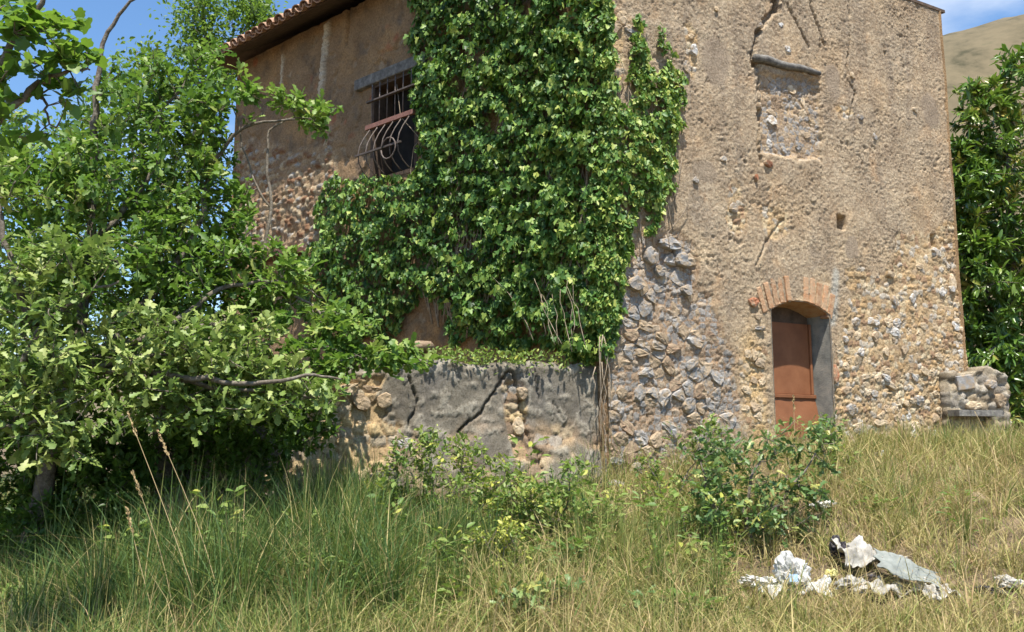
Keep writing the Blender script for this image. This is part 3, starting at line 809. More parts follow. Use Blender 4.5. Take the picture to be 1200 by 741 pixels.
for vv, mt, hh in ((vmid, M_RUSTRED, .035), (wv1 - .3, M_RUST, .012)):
    mb = MB(); mb.box(w2((wu0 + wu1) / 2, vv, 0.07), D2 * ((wu1 - wu0) / 2 + .03), N2 * 0.025, UP * hh); mb.build('rail', mt, win)
mb = MB(); vv = vmid - (vmid - wv0) * .6
mb.box(w2((wu0 + wu1) / 2, vv, 0.30), D2 * ((wu1 - wu0) / 2), N2 * 0.012, UP * .014); mb.build('rail', M_RUST, win)
for uu in (wu0 + .25,):
    mb = MB(); mb.tube([w2(uu + .16 * math.cos(a), vv - .05 + .16 * math.sin(a), 0.32) for a in np.linspace(0, 6.28, 15)], [.012] * 15, 5); mb.build('scroll', M_RUST, win, True)
# timber ledge low on the left wall
mb = MB(); ua, va = uv2(302, 300); ub, vb = uv2(356, 300)
mb.box(w2((ua + ub) / 2, (va + vb) / 2, 0.08), D2 * abs(ub - ua) / 2, N2 * 0.12, UP * 0.045)
ob = mb.build('ledge', M_RUSTRED, house); ob['label'] = 'rusty brown timber ledge on the side wall'

# ---- roof with clay tiles at the eaves
roofz = ZE + 0.0
OV2, OV1 = 0.46, -0.02
A = P0 + N2 * OV2 + N1 * OV1; Bq = PR + N1 * OV1 + D1 * 0.10; Cq = PB + D1 * .3 + D2 * .3; Dq = PL + N2 * OV2 + D2 * 0.25
# corner of the two eave lines
def isect(p, d, q, e_):
    m_ = np.array([[d[0], -e_[0]], [d[1], -e_[1]]]); t = np.linalg.solve(m_, (q - p)[:2]); return p + d * t[0]
A = isect(P0 + N2 * OV2, D2, P0 + N1 * OV1, D1)
apex = (PB + P0) / 2 + D1 * 0.3; apex = apex.copy()
AZ = ZE + 2.1
def rp(p, z): return (p[0], p[1], z)
mb = MB()
zt = ZE + 0.02
ring = [rp(A, zt), rp(Bq, zt), rp(Cq, zt), rp(Dq, zt)]
ringt = [rp(A, zt + .05), rp(Bq, zt + .05), rp(Cq, zt + .05), rp(Dq, zt + .05)]
mb.add(ring + ringt + [rp(apex, AZ), rp(apex, AZ - .1)], [(0, 1, 5, 4), (1, 2, 6, 5), (2, 3, 7, 6), (3, 0, 4, 7), (4, 5, 8), (5, 6, 8), (6, 7, 8), (7, 4, 8), (1, 0, 9), (2, 1, 9), (3, 2, 9), (0, 3, 9)])
roof = mb.build('roof', M_DARKWOOD, house); roof['label'] = 'low clay tile roof seen from below at the eaves'
def tile_mesh():
    m_ = MB(); n = 7; L = 0.45; vs = []
    for e_, (r, y) in enumerate(((0.115, 0.0), (0.088, L))):
        for rr in (r, r - 0.016):
            for k in range(n):
                a = math.pi * k / (n - 1)
                vs.append((rr * math.cos(a), y, rr * math.sin(a) * 0.85))
    F = []
    for k in range(n - 1):
        F += [(k, k + 1, 2 * n + k + 1, 2 * n + k), (n + k + 1, n + k, 3 * n + k, 3 * n + k + 1), (k + 1, k, n + k, n + k + 1), (2 * n + k, 2 * n + k + 1, 3 * n + k + 1, 3 * n + k)]
    F += [(0, 2 * n, 3 * n, n), (n - 1, 2 * n - 1, 4 * n - 1, 3 * n - 1)]
    m_.add(vs, F); return m_.mesh('roof_tile', M_TILE, False)
TILE = tile_mesh()
def eave_tiles(p, q, rows):
    d = q - p; L = np.linalg.norm(d[:2]); d = d / L
    inn = np.array([-d[1], d[0], 0]);
    if np.dot(apex - p, inn) < 0: inn = -inn
    dist = np.dot((apex - p)[:2], inn[:2]); slope = math.atan2(AZ - zt - .05, dist)
    up = inn * math.cos(slope) + UP * math.sin(slope)
    nrm = np.cross(d, up);
    if nrm[2] < 0: nrm = -nrm
    xax = np.cross(up, nrm)
    k = 0; s = 0.1
    while s < L - 0.05:
        for r in range(rows):
            for pan in (0, 1):
                o = link('roof_tile', TILE, roof)
                jit = rng.normal(0, 0.012, 3)
                P = p + d * (s + pan * 0.115) + up * (-0.10 + 0.34 * r + rng.uniform(-.03, .02)) + nrm * (0.06 if pan == 0 else 0.10)
                P = P.copy(); P[2] += zt + 0.02
                Rm = np.stack([xax, up, nrm], 1) if pan == 0 else np.stack([-xax, up, -nrm], 1)
                yaw = rng.normal(0, 0.05)
                M4 = Matrix([[*Rm[0], P[0]], [*Rm[1], P[1]], [*Rm[2], P[2]], [0, 0, 0, 1]]) @ Matrix.Rotation(yaw, 4, 'Z')
                o.matrix_parent_inverse = Matrix.Translation(Vector(house['_base'])).inverted()
                o.matrix_parent_inverse = Matrix.Identity(4)
                o.matrix_basis = M4
        s += 0.235; k += 1
Az = A.copy(); Az[2] = 0; Dz = Dq.copy(); Dz[2] = 0; Bz = Bq.copy(); Bz[2] = 0
eave_tiles(Az + (Dz - Az) * 0.42, Dz, 3)

# ------------------------------------------------------------------ terrace wall in front of the side wall
DT = np.array([-0.94, -0.34, 0.0]); DT /= np.linalg.norm(DT)
NT = np.array([-DT[1], DT[0], 0.0])
if NT[1] > 0: NT = -NT
T0 = P0 + D2 * 0.12
def uvT(px, py): return uv(px, py, T0, DT, NT)
TL = uvT(190, 430)[0]
TZ = uvT(600, 424)[1]
terr = thing('terrace_wall', (T0[0], T0[1], float(ground_z(T0[0], T0[1]))), 'cracked grey cement retaining wall of the raised terrace below the ivy', 'retaining wall')
TCR = [([(598, 436), (587, 450), (572, 466), (562, 485), (545, 500), (538, 508)], .010, .10), ([(600, 436), (611, 460), (612, 480), (617, 505), (628, 530), (632, 550)], .008, .09), ([(630, 440), (634, 470)], .009, .04), ([(480, 440), (490, 470), (478, 500)], .011, .06), ([(650, 470), (662, 500), (655, 540)], .007, .03)]
TCR = [([uvT(*p) for p in c], a, b) for c, a, b in TCR]
TBR = [uvT(*p) for p in [(360, 440), (452, 440), (440, 470), (470, 500), (430, 560), (360, 570)]]
TST = [uvT(*p) for p in [(590, 445), (612, 450), (622, 510), (618, 540), (600, 540), (596, 500)]]
def top_line(U):
    return TZ + 0.10 * fbm(U * 1.6, U * 0 + 2.2, 4, 161) + 0.035 * perlin(U * 8, U * 0 + .7, 163) - 0.16 * sstep(uvT(460, 430)[0], uvT(430, 430)[0], U)
def terr_fn(U, V):
    wx = 0.05 * fbm(U * 3, V * 3, 3, 165); u = U + wx; v = V + 0.05 * fbm(U * 3 + 4, V * 3, 3, 167)
    brk = sstep(0.03, -0.03, poly_sd(u, v, TBR) + .12 * fbm(U * 3, V * 3, 3, 169))
    brk = np.maximum(brk, sstep(0.04, -0.03, poly_sd(u, v, TST)))
    lowbrk = sstep(-0.05, 0.35, fbm(U * 1.9, V * 1.9, 4, 171)) * sstep(TZ - 0.5, TZ - 1.1, V)
    brk = np.maximum(brk, lowbrk)
    d1, d2, cid = voronoi(u / 0.16, v / 0.12, 11)
    bul = sstep(0, .3, d2 - d1) * (.7 + .6 * fbm(U * 9, V * 9, 3, 172))
    flake = sstep(0.08, 0.12, fbm(U * 5, V * 5, 5, 173, .65))
    disp = -0.02 + 0.03 * fbm(U * .9, V * .9, 3, 175) + 0.016 * fbm(U * 13, V * 13, 4, 177, .75) + 0.012 * flake
    disp = disp - 0.045 * brk + 0.042 * brk * bul * (0.3 + cid)
    disp = disp + 0.20 * sstep(TZ - .5, TZ - 1.8, V)
    for pts, wd, dp in TCR: disp = disp - dp * sstep(wd * 1.6, wd * .5, line_d(u + .02 * perlin(U * 15, V * 15, 179), v, pts))
    col = np.broadcast_to(np.array([0.15, 0.132, 0.105]), U.shape + (3,)).copy()
    col = mixc(col, [0.225, 0.2, 0.16], sstep(-.1, .4, fbm(U * 1.6, V * 1.6, 4, 181)))
    col = mixc(col, [0.16, 0.145, 0.125], sstep(.05, .5, fbm(U * 2.3 + 3, V * 1.1, 4, 183)))
    col = mixc(col, [0.33, 0.30, 0.245], flake * 0.55)
    stone = cellcol(cid, [(0.34, 0.24, 0.14), (0.28, 0.26, 0.23), (0.40, 0.32, 0.21), (0.22, 0.16, 0.11), (0.46, 0.35, 0.2)])
    st = sstep(.05, .14, d2 - d1) * brk
    col = mixc(col, [0.30, 0.2, 0.12], brk)
    col = col * (1 - st[..., None]) + stone * st[..., None]
    yl = sstep(0.1, -0.1, poly_sd(u, v, TBR))
    col = mixc(col, [0.50, 0.37, 0.19], yl * 0.35)
    return disp, col
nu, nv = int(TL / .017), 110
Ut, Tt = np.meshgrid(np.linspace(0, TL, nu), np.linspace(0, 1, nv), indexing='ij')
Vt = 0.3 + (top_line(Ut) - 0.3) * Tt
dT_, cT_ = terr_fn(Ut, Vt)
dT_ = dT_ - 0.05 * sstep(0.97, 1.0, Tt)
Pt = T0 + Ut[..., None] * DT + dT_[..., None] * NT
Pt[..., 2] = Vt
idx = np.arange(nu * nv).reshape(nu, nv)
q = np.stack([idx[:-1, :-1], idx[1:, :-1], idx[1:, 1:], idx[:-1, 1:]], -1).reshape(-1, 4)
if np.dot(np.cross(DT, UP), NT) < 0: q = q[:, ::-1]
face = link('face', np_mesh('face', Pt.reshape(-1, 3), q, np.full(len(q), 4), M_CEMENT, True, {'col': ('FLOAT_COLOR', cT_.reshape(-1, 3))}), terr)
face['label'] = 'grey cement render with a wide diagonal crack'
# terrace top: strip of coping then earth back to the house
Pc = np.zeros((nu, 14, 3))
back = T0 + DT * TL + D2 * 5.5
for j in range(14):
    t = j / 13
    pu = Ut[:, 0]
    front_e = Pt[:, -1, :]
    tgt = P0 + D2 * (0.1 + 5.6 * (pu / TL))[:, None] - N2 * 0.1
    Pc[:, j, :2] = (front_e * (1 - t) + tgt * t)[:, :2]
    Pc[:, j, 2] = front_e[:, 2] + 0.05 * sstep(0, .3, t) * fbm(pu * 3, pu * 0 + t * 9, 3, 185) + 0.03 * t
sheet(Pc, M_SOIL, 'earth_top', terr)
mb = MB()
for t in np.linspace(0, 1, 2): pass
e0 = T0 + DT * TL
mb.box((e0 + (P0 + D2 * 5.7)) / 2 * np.array([1, 1, 0]) + UP * (0.3 + TZ - .12) / 2, (P0 + D2 * 5.7 - e0) / 2, NT * 0.06 + DT * .05, UP * (TZ - .2 - 0.3) / 2)
mb.build('end_wall', M_STONE[2], terr)
yellow = fill_stones([uvT(*p) for p in [(372, 455), (445, 452), (436, 480), (455, 520), (430, 555), (372, 555)]], T0, DT, NT, 0.24, 0.15, 0.6, [CR_, T, CR_, BR], -0.03, 0.03, terr, 0.006)
for k in yellow:
    k.matrix_parent_inverse = Matrix.Translation(Vector(terr['_base'])).inverted()
for a in [(612, 460, .14, .16, T), (608, 500, .16, .2, CR_), (600, 515, .12, .12, T), (450, 470, .2, .2, T), (475, 520, .25, .2, G), (660, 560, .2, .14, G), (690, 575, .22, .16, G)]:
    k = lone_stone(*a, dep=0.03, parent=terr, o=T0, D=DT, N=NT, f=uvT)
    k.matrix_parent_inverse = Matrix.Translation(Vector(terr['_base'])).inverted()

# loose stones, generic rock
def rock_mesh(seed, mat, flat=1.0):
    r = np.random.default_rng(seed)
    bm = bmesh.new()
    bmesh.ops.create_icosphere(bm, subdivisions=2, radius=0.5)
    ax = r.normal(0, 1, (5, 3)); ax /= np.linalg.norm(ax, axis=1)[:, None]
    off = r.uniform(.28, .42, 5)
    for v in bm.verts:
        p = np.array(v.co)
        for a, o_ in zip(ax, off):
            d = p @ a
            if d > o_: p = p - a * (d - o_) * 0.85
        p = p * (1 + 0.08 * r.normal(0, .5))
        v.co = (p[0], p[1], p[2] * flat)
    me = bpy.data.meshes.new('rock'); bm.to_mesh(me); bm.free()
    me.materials.append(mat)
    me.polygons.foreach_set('use_smooth', np.ones(len(me.polygons), bool))
    return me
def put_rock(px, py, size, mat, label, flat=.65, name='loose_stone', group=None, p=None):
    if p is None: p = on_ground(px, py)
    o = link(name, rock_mesh(int(px * 7 + py), mat, flat), None, (p[0], p[1], p[2] + size * flat * .2))
    o.scale = (size * 1.25, size, size); o.rotation_euler = (rng.uniform(-.2, .2), rng.uniform(-.2, .2), rng.uniform(0, 6))
    return tag(o, label, 'stone', group)
put_rock(1143, 592, .2, CR_, 'pale stone lying in dry grass at the right edge of the slope', .9)
put_rock(986, 512, .3, G, 'grey stone at the foot of the wall just right of the door')
put_rock(1005, 520, .22, W_, 'pale stone at the foot of the wall right of the door bush')
put_rock(1040, 520, .34, BR, 'dark stone half sunk in grass below the front wall')
put_rock(720, 572, .22, W_, 'small white stone at the bottom of the stone corner')
put_rock(800, 600, .26, B, 'bluish stone beside the left side of the young oak bush')
put_rock(485, 409, .36, BR, 'brown stone lying on top of the terrace wall', .45, p=on_plane(487, 411, T0 - NT * .25, NT))

# ------------------------------------------------------------------ low ruined wall right of the house
lw0 = at(1112, 470, 13.35); lw1 = at(1182, 470, 13.6)
def block(name, p, q, z0, z1, th, mat, parent, seed, amp=.05, topamp=.12):
    d = q - p; d[2] = 0; L = np.linalg.norm(d); d = d / L; n = np.array([d[1], -d[0], 0])
    if n[1] > 0: n = -n
    def fn(U, V):
        dd, d2_, cid = voronoi(U / .17 + seed, V / .13, seed)
        bul = np.sqrt(np.clip(1 - (dd / .62) ** 2, 0, 1)) * sstep(0, .12, d2_ - dd)
        disp = amp * fbm(U * 2, V * 2, 4, seed) + .05 * bul * (.3 + cid)
        col = cellcol(cid, [(0.32, 0.27, 0.20), (0.26, 0.23, 0.19), (0.36, 0.29, 0.20), (0.22, 0.18, 0.13), (0.38, 0.34, 0.28)])
        return disp, mixc(col, [.34, .29, .21], sstep(.1, .03, d2_ - dd))
    nu_, nv_ = max(int(L / .025), 8), max(int((z1 - z0) / .025), 8)
    allv = []; loops = []; cols = []; k0 = 0
    U, Tq = np.meshgrid(np.linspace(0, L, nu_), np.linspace(0, 1, nv_), indexing='ij')
    top = z1 + topamp * fbm(U * 2.2, U * 0, 3, seed + 3)
    V = z0 + (top - z0) * Tq
    disp, col = fn(U, V)
    Fp = p + U[..., None] * d + disp[..., None] * n; Fp[..., 2] = V
    Bp = p + U[..., None] * d - n * th - disp[..., None] * n; Bp[..., 2] = V
    idx = np.arange(nu_ * nv_).reshape(nu_, nv_)
    qq = np.stack([idx[:-1, :-1], idx[1:, :-1], idx[1:, 1:], idx[:-1, 1:]], -1).reshape(-1, 4)
    nn = nu_ * nv_
    fr = list(idx[:, -1]); q_top = np.array([(fr[i], fr[i + 1], fr[i + 1] + nn, fr[i] + nn) for i in range(nu_ - 1)])
    q_s0 = np.array([(idx[0, i], idx[0, i + 1], idx[0, i + 1] + nn, idx[0, i] + nn) for i in range(nv_ - 1)])
    q_s1 = np.array([(idx[-1, i + 1], idx[-1, i], idx[-1, i] + nn, idx[-1, i + 1] + nn) for i in range(nv_ - 1)])
    Q = np.concatenate([qq, qq[:, ::-1] + nn, q_top, q_s0, q_s1])
    return link(name, np_mesh(name, np.concatenate([Fp.reshape(-1, 3), Bp.reshape(-1, 3)]), Q, np.full(len(Q), 4), mat, True, {'col': ('FLOAT_COLOR', np.concatenate([col.reshape(-1, 3)] * 2))}), parent), d, n, L
gz = float(ground_z(*lw0[:2]))
lw = thing('low_wall', (lw0[0], lw0[1], gz), 'low broken rubble wall stub at the right corner of the house', 'wall')
zt1 = at(1150, 436, 13.4)[2]
bo, dlw, nlw, Llw = block('body', lw0, lw1, gz - .4, zt1, .35, M_WALL, lw, 23, .09, .3)
mb = MB(); c = (lw0 + lw1) / 2; c[2] = zt1 - .62
mb.box(c + nlw * .14 - dlw * .2, dlw * .38, nlw * .12, UP * .045); mb.build('sill', M_WOOD, lw)
mb = MB(); c = lw0 + dlw * .27; c[2] = zt1 - .16
mb.box(c + nlw * .03, dlw * .15 + UP * .02, nlw * .04, UP * .11 - dlw * .015); ob = mb.build('slab', M_STONE[0], lw)
md = ob.modifiers.new('bevel', 'BEVEL'); md.width = .015; md.segments = 2
for s_, t_, a_, b_ in ((.68, -.18, .2, .16), (.82, -.42, .18, .22), (.36, -.5, .3, .14), (.6, -.75, .2, .13)):
    k = stone_piece([(s_ * Llw + a_ / 2 * math.cos(x), zt1 + t_ + b_ / 2 * math.sin(x)) for x in np.linspace(0, 6.28, 8)[:-1]], lw0 * np.array([1, 1, 0]), dlw, nlw, 0, .09, [T, G, CR_][rng.integers(3)], lw)
    k.matrix_parent_inverse = Matrix.Translation(Vector(lw['_base'])).inverted()

# ------------------------------------------------------------------ leaves
def strip_leaf(ts, ws, fold=0.25, curl=0.15, wave=0.0):
    V = []; F = []
    for i, (t, w_) in enumerate(zip(ts, ws)):
        z = -curl * t * t
        V += [(0, t, z), (-w_, t + 0.25 * w_, z + fold * w_ + wave * (i % 2)), (w_, t + 0.25 * w_, z + fold * w_ + wave * (i % 2))]
    for i in range(len(ts) - 1):
        a, b = 3 * i, 3 * i + 3
        F += [(a, b, b + 1, a + 1), (a, a + 2, b + 2, b)]
    return np.array(V, float), F
def fan_leaf(outline, fold=.15, cz=0.0):
    V = [(0, .35, cz)] + [(x, y, fold * abs(x) - .12 * y * y) for x, y in outline]
    n = len(outline)
    return np.array(V, float), [(0, 1 + i, 1 + (i + 1) % n) for i in range(n)]
OAK = strip_leaf([0, .14, .27, .40, .53, .66, .80, .92, 1.0], [.015, .06, .13, .09, .24, .13, .26, .14, .02], .2, .18)
OAK_S = strip_leaf([0, .22, .36, .55, .70, .85, 1.0], [.015, .14, .09, .25, .14, .22, .02], .2, .2)
IVY = fan_leaf([(0, -.02), (.30, -.12), (.52, .16), (.26, .36), (.30, .62), (0, 1.0), (-.30, .62), (-.26, .36), (-.52, .16), (-.30, -.12)], .22, -.02)
OVAL = fan_leaf([(0, 0), (.24, .3), (.2, .65), (0, 1), (-.2, .65), (-.24, .3)], .3, -.03)
LANCE = strip_leaf([0, .25, .55, .85, 1.0], [.02, .11, .14, .08, .01], .35, .25)
BROAD = fan_leaf([(0, 0), (.25, -.06), (.45, .15), (.42, .42), (.52, .62), (.28, .72), (.22, .95), (0, 1.05), (-.22, .95), (-.28, .72), (-.52, .62), (-.42, .42), (-.45, .15), (-.25, -.06)], .18, -.03)
def basis(ydir, zdir):
    y = ydir / (np.linalg.norm(ydir, axis=1, keepdims=True) + 1e-9)
    x = np.cross(y, zdir); x /= (np.linalg.norm(x, axis=1, keepdims=True) + 1e-9)
    z = np.cross(x, y)
    return np.stack([x, y, z], 2)
def leaf_cloud(name, tmpl, pos, R, sc, tint, mat, parent=None):
    V, F = tmpl
    N = len(pos); nv_ = len(V)
    P = pos[:, None, :] + sc[:, None, None] * np.einsum('nij,vj->nvi', R, V)
    fl = np.concatenate([np.array(f) for f in F]); fs = np.array([len(f) for f in F])
    loops = (fl[None, :] + (np.arange(N) * nv_)[:, None]).ravel()
    me = np_mesh(name, P.reshape(-1, 3), loops, np.tile(fs, N), mat, True, {'tint': ('FLOAT', np.repeat(np.clip(tint, 0, 1), nv_))})
    return link(name, me, parent)
def rnd_unit(n):
    v = rng.normal(0, 1, (n, 3)); return v / np.linalg.norm(v, axis=1, keepdims=True)

# ------------------------------------------------------------------ ivy
ivy = thing('ivy', (P0[0] + N2[0] * .1, P0[1] + N2[1] * .1, TZ), 'dense dark green ivy covering the house corner from terrace to eave', 'climbing plant')
IV_L = [(483, -60), (720, -60), (722, 120), (722, 300), (716, 415), (690, 425), (640, 405), (600, 412), (560, 395), (532, 405), (528, 365), (500, 345), (478, 372), (462, 402), (440, 398), (405, 392), (370, 385), (340, 345), (334, 318), (352, 300), (372, 282), (380, 215), (395, 200), (420, 208), (450, 208), (490, 205), (496, 160), (484, 110)]
IV_R = [(700, -60), (711, -60), (716, 40), (720, 90), (728, 125), (738, 130), (738, 60), (746, 12), (754, 30), (760, 75), (768, 85), (775, 35), (780, 60), (784, 100), (797, 85), (802, 95), (800, 130), (795, 160), (786, 180), (790, 225), (776, 232), (768, 274), (758, 272), (752, 230), (742, 262), (738, 300), (724, 380), (716, 420), (700, 420)]
def ivy_points(poly, plane, n, thick, name):
    P = np.array(poly, float); x0, y0 = P.min(0); x1, y1 = P.max(0)
    xs = rng.uniform(x0, x1, n * 3); ys = rng.uniform(y0, y1, n * 3)
    sd = poly_sd(xs, ys, poly) + 16 * fbm(xs / 20, ys / 20, 4, 201)
    ok = sd < 0
    gap = fbm(xs / 30, ys / 45, 3, 205)
    ok &= (gap < 0.30) | (rng.random(len(xs)) < .12)
    xs, ys, sd = xs[ok][:n], ys[ok][:n], sd[ok][:n]
    o, D, N = plane
    pts = np.array([on_plane(a, b, o, N) for a, b in zip(xs, ys)])
    edge = np.clip(-sd / 25, 0.1, 1)
    bump_ = np.clip(.45 + 1.5 * fbm(xs / 20, ys / 20, 3, 207), .04, 1.5)
    return pts, edge * bump_ * thick, xs, ys
ivy_meshes = []
allp = []
for poly, plane, n, th in ((IV_L, (P0, D2, N2), 30000, .42), (IV_R, (P0, D1, N1), 6200, .22)):
    pts, off, xs, ys = ivy_points(poly, plane, n, th, '')
    N = plane[2]
    dep = rng.random(len(pts)) ** .55
    pos = pts + N * (0.02 + off * dep)[:, None]
    nrm = N * 0.7 + UP * 0.35 + rnd_unit(len(pts)) * .95
    ydir = -UP * .8 + plane[1] * rng.normal(0, .6, len(pts))[:, None] + N * rng.uniform(0, .7, len(pts))[:, None] + rnd_unit(len(pts)) * .3
    fresh = sstep(560, 790, xs) * .25 + .18 * fbm(xs / 40, ys / 40, 3, 211)
    tint = np.where(rng.random(len(pts)) < .42, .55, .06) + .12 * rng.normal(0, 1, len(pts)) + fresh + .16 * dep  # outer leaves paler, inner ones darker: lit tips and shaded gaps in the tint
    tint = np.where(rng.random(len(pts)) < .012, 1.0, tint)
    sc = (.042 + .062 * rng.random(len(pts)) ** 1.4) * np.where(xs > 700, .85, 1.0)
    allp.append((pos, nrm, ydir, tint, sc))
pos, nrm, ydir, tint, sc = [np.concatenate([a[i] for a in allp]) for i in range(5)]
fo = leaf_cloud('foliage', IVY, pos, basis(ydir, nrm), sc, tint, M_IVY, ivy); fo['kind'] = 'stuff'
mb = MB()
for k in range(70):   # woody stems up the wall
    x = rng.uniform(500, 712); y = rng.uniform(380, 420)
    pts = []
    for s_ in range(9):
        x += rng.normal(0, 9); y -= rng.uniform(18, 40)
        pts.append(on_plane(min(x, 690), y, P0 + N2 * .03, N2) + N2 * rng.uniform(0, .05))
    mb.tube(pts, np.linspace(.016, .004, 9), 4)
for k in range(26):   # bare runners on the sunny side
    x = rng.uniform(725, 790); y = rng.uniform(150, 300); pts = []
    for s_ in range(6):
        pts.append(on_plane(x, y, P0, N1) + N1 * rng.uniform(.0, .04)); x += rng.normal(0, 5); y -= rng.uniform(10, 25)
    mb.tube(pts, np.linspace(.009, .004, 6), 4)
mb.build('stems', M_VINE, ivy, True)
# dry stems hanging at the terrace end and in the lower ivy
dv = thing('dry_vine', on_plane(708, 560, P0, N1), 'pale dried vine stems hanging beside the terrace wall end', 'vine')
mb = MB()
for k in range(6):
    x = rng.uniform(692, 708); pts = []
    for y in np.linspace(432 - rng.uniform(0, 40), 545 + rng.uniform(-50, 35), 8):
        x += rng.normal(.4, 2.6)
        pts.append(on_plane(x, y, P0 + N1 * .05, N1) + N1 * rng.uniform(.0, .05))
    mb.tube(pts, np.linspace(.006, .003, 8), 4)
mb.build('stems', M_VINE, dv, True)
dv2 = thing('dry_vine', on_plane(655, 405, P0 + N2 * .3, N2), 'bare bleached twigs sticking out of the lower ivy', 'vine')
mb = MB()
for k in range(9):
    x = rng.uniform(625, 690); y = rng.uniform(390, 420); pts = []
    vx = rng.normal(-2, 4)
    for s_ in range(6):
        pts.append(on_plane(x, y, P0 + N2 * .34, N2) + N2 * rng.uniform(0, .05)); x += vx + rng.normal(0, 2); y -= rng.uniform(8, 20)
    mb.tube(pts, np.linspace(.005, .002, 6), 4)
mb.build('stems', M_VINE, dv2, True)

# ------------------------------------------------------------------ trees
OFF = 0.0
def sample_blobs(blobs):
    out = []; dens = []
    for (px, py, rx, ry, Y, rY, n) in blobs:
        q = rnd_unit(int(n * 1.5)) * (rng.random((int(n * 1.5), 1)) ** (1 / 2.6))
        gp = fbm((px + q[:, 0] * rx) / 42, (py + q[:, 1] * ry) / 26 + q[:, 2] * 2, 3, 281)
        q = q[gp > -.16][:n] * 1.12
        for a in q:
            out.append(at(px + a[0] * rx, py + a[1] * ry, Y + OFF + a[2] * rY))
    return np.array(out)
def nearest_nodes(nodes, pts):
    res = []
    for p in pts:
        d = np.linalg.norm(nodes - p, axis=1) + 0.35 * np.clip(nodes[:, 2] - p[2] + .1, 0, None)
        res.append(np.argmin(d))
    return np.array(res)
def smooth_path(ctrl, n):
    ctrl = np.array(ctrl, float); k = len(ctrl); out = []
    for t in np.linspace(0, k - 1, n):
        i = min(int(t), k - 2); f = t - i
        p0 = ctrl[max(i - 1, 0)]; p1 = ctrl[i]; p2 = ctrl[i + 1]; p3 = ctrl[min(i + 2, k - 1)]
        out.append(.5 * ((2 * p1) + (-p0 + p2) * f + (2 * p0 - 5 * p1 + 4 * p2 - p3) * f * f + (-p0 + 3 * p1 - 3 * p2 + p3) * f ** 3))
    return np.array(out)
def make_tree(name, label, base, limbs, blobs, tmpl, mat, nleaf, lsize, tint0, twig_r=.005, up=.5, spread=1.0, single=0, group=None, droop=0.0, cat='tree', jit=.06, tint_sd=.14, twig_steps=5):
    t = thing(name, tuple(base), label, cat, group)
    mb = MB(); nodes = []
    for ctrl, r0, r1 in limbs:
        pth = smooth_path(ctrl, 4 * len(ctrl)); n = len(pth)
        pth[1:-1] += rng.normal(0, .012, (n - 2, 3))
        mb.tube(pth, np.linspace(r0, r1, n), 7)
        nodes.extend(pth[n // 4:])
    nodes = np.array(nodes)
    cl = sample_blobs(blobs)
    # order so that twigs may grow on from earlier twigs
    d0 = np.array([np.min(np.linalg.norm(nodes - c, axis=1)) for c in cl])
    cl = cl[np.argsort(d0)]
    P = []; Yd = []; Nd = []; Tn = []; S = []
    extra = [nodes]
    cnt = 0
    NN = nodes
    for ci, c in enumerate(cl):
        if ci % 40 == 0 and ci: NN = np.concatenate(extra)
        k = nearest_nodes(NN, [c])[0]; a = NN[k]
        mid = (a + c) / 2 + rng.normal(0, .05, 3) * np.linalg.norm(c - a) + np.array([0, 0, -.06 * np.linalg.norm(c - a)])
        L = np.linalg.norm(c - a)
        ts = np.linspace(0, 1, twig_steps)[:, None]
        pth = (1 - ts) ** 2 * a + 2 * ts * (1 - ts) * mid + ts ** 2 * c
        mb.tube(pth, np.linspace(twig_r * (1 + 1.2 * min(L, 1.5)), twig_r * .5, twig_steps), 4, cap=False)
        extra.append(pth[1:-1])
        od = (c - mid) / (np.linalg.norm(c - mid) + 1e-6)
        n = max(3, int(nleaf * rng.uniform(.6, 1.35)))
        back_ = rng.random(n) ** 1.5 * min(.16, L * .5)
        P.append(c - od * back_[:, None] + rng.normal(0, jit * .4, (n, 3)))
        yd = od * .55 + rnd_unit(n) * spread + np.array([0, 0, -droop]); Yd.append(yd)
        Nd.append(UP * up + od * .15 + rnd_unit(n) * .55)
        ct = rng.normal(0, tint_sd)
        Tn.append(tint0 + ct + rng.normal(0, .10, n) + .10 * np.clip(od[2], -.5, 1)); S.append(lsize * rng.uniform(.65, 1.2, n) * rng.uniform(.85, 1.15))
    mb.build('trunk', M_BARK, t, True)
    P = np.concatenate(P); R = basis(np.concatenate(Yd), np.concatenate(Nd)); Tn = np.concatenate(Tn); S = np.concatenate(S)
    keep = np.ones(len(P), bool)
    if single:
        px = 600 + FPX * P[:, 0] / (P[:, 1] * CP); inview = (px > 5) & (px < 1195)
        order = np.argsort(-(S / P[:, 1]) * inview)[:min(single, int(.8 * len(P)))]
        keep[order] = False
    fo = leaf_cloud('crown', tmpl, P[keep], R[keep], S[keep], Tn[keep], mat, t); fo['kind'] = 'stuff'
    if single:
        V, F = tmpl
        ms = [np_mesh('leaf', V, np.concatenate([np.array(f) for f in F]), [len(f) for f in F], mat, True, {'tint': ('FLOAT', np.full(len(V), tv))}) for tv in np.clip(tint0 + np.array([-.25, -.1, .05, .2, .4]), 0, 1)]
        for i in order:
            me = ms[int(np.clip(round((Tn[i] - tint0 + .25) / .15), 0, 4))]
            o = link('leaf', me, fo)
            r = R[i] * S[i]
            o.matrix_basis = Matrix([[*r[0], P[i][0]], [*r[1], P[i][1]], [*r[2], P[i][2]], [0, 0, 0, 1]])
    return t
def A_(px, py, Y): return at(px, py, Y + OFF)
def gpt(px, Y):
    p = at(px, 520, Y + OFF); return np.array([p[0], p[1], float(ground_z(p[0], p[1])) - .05])

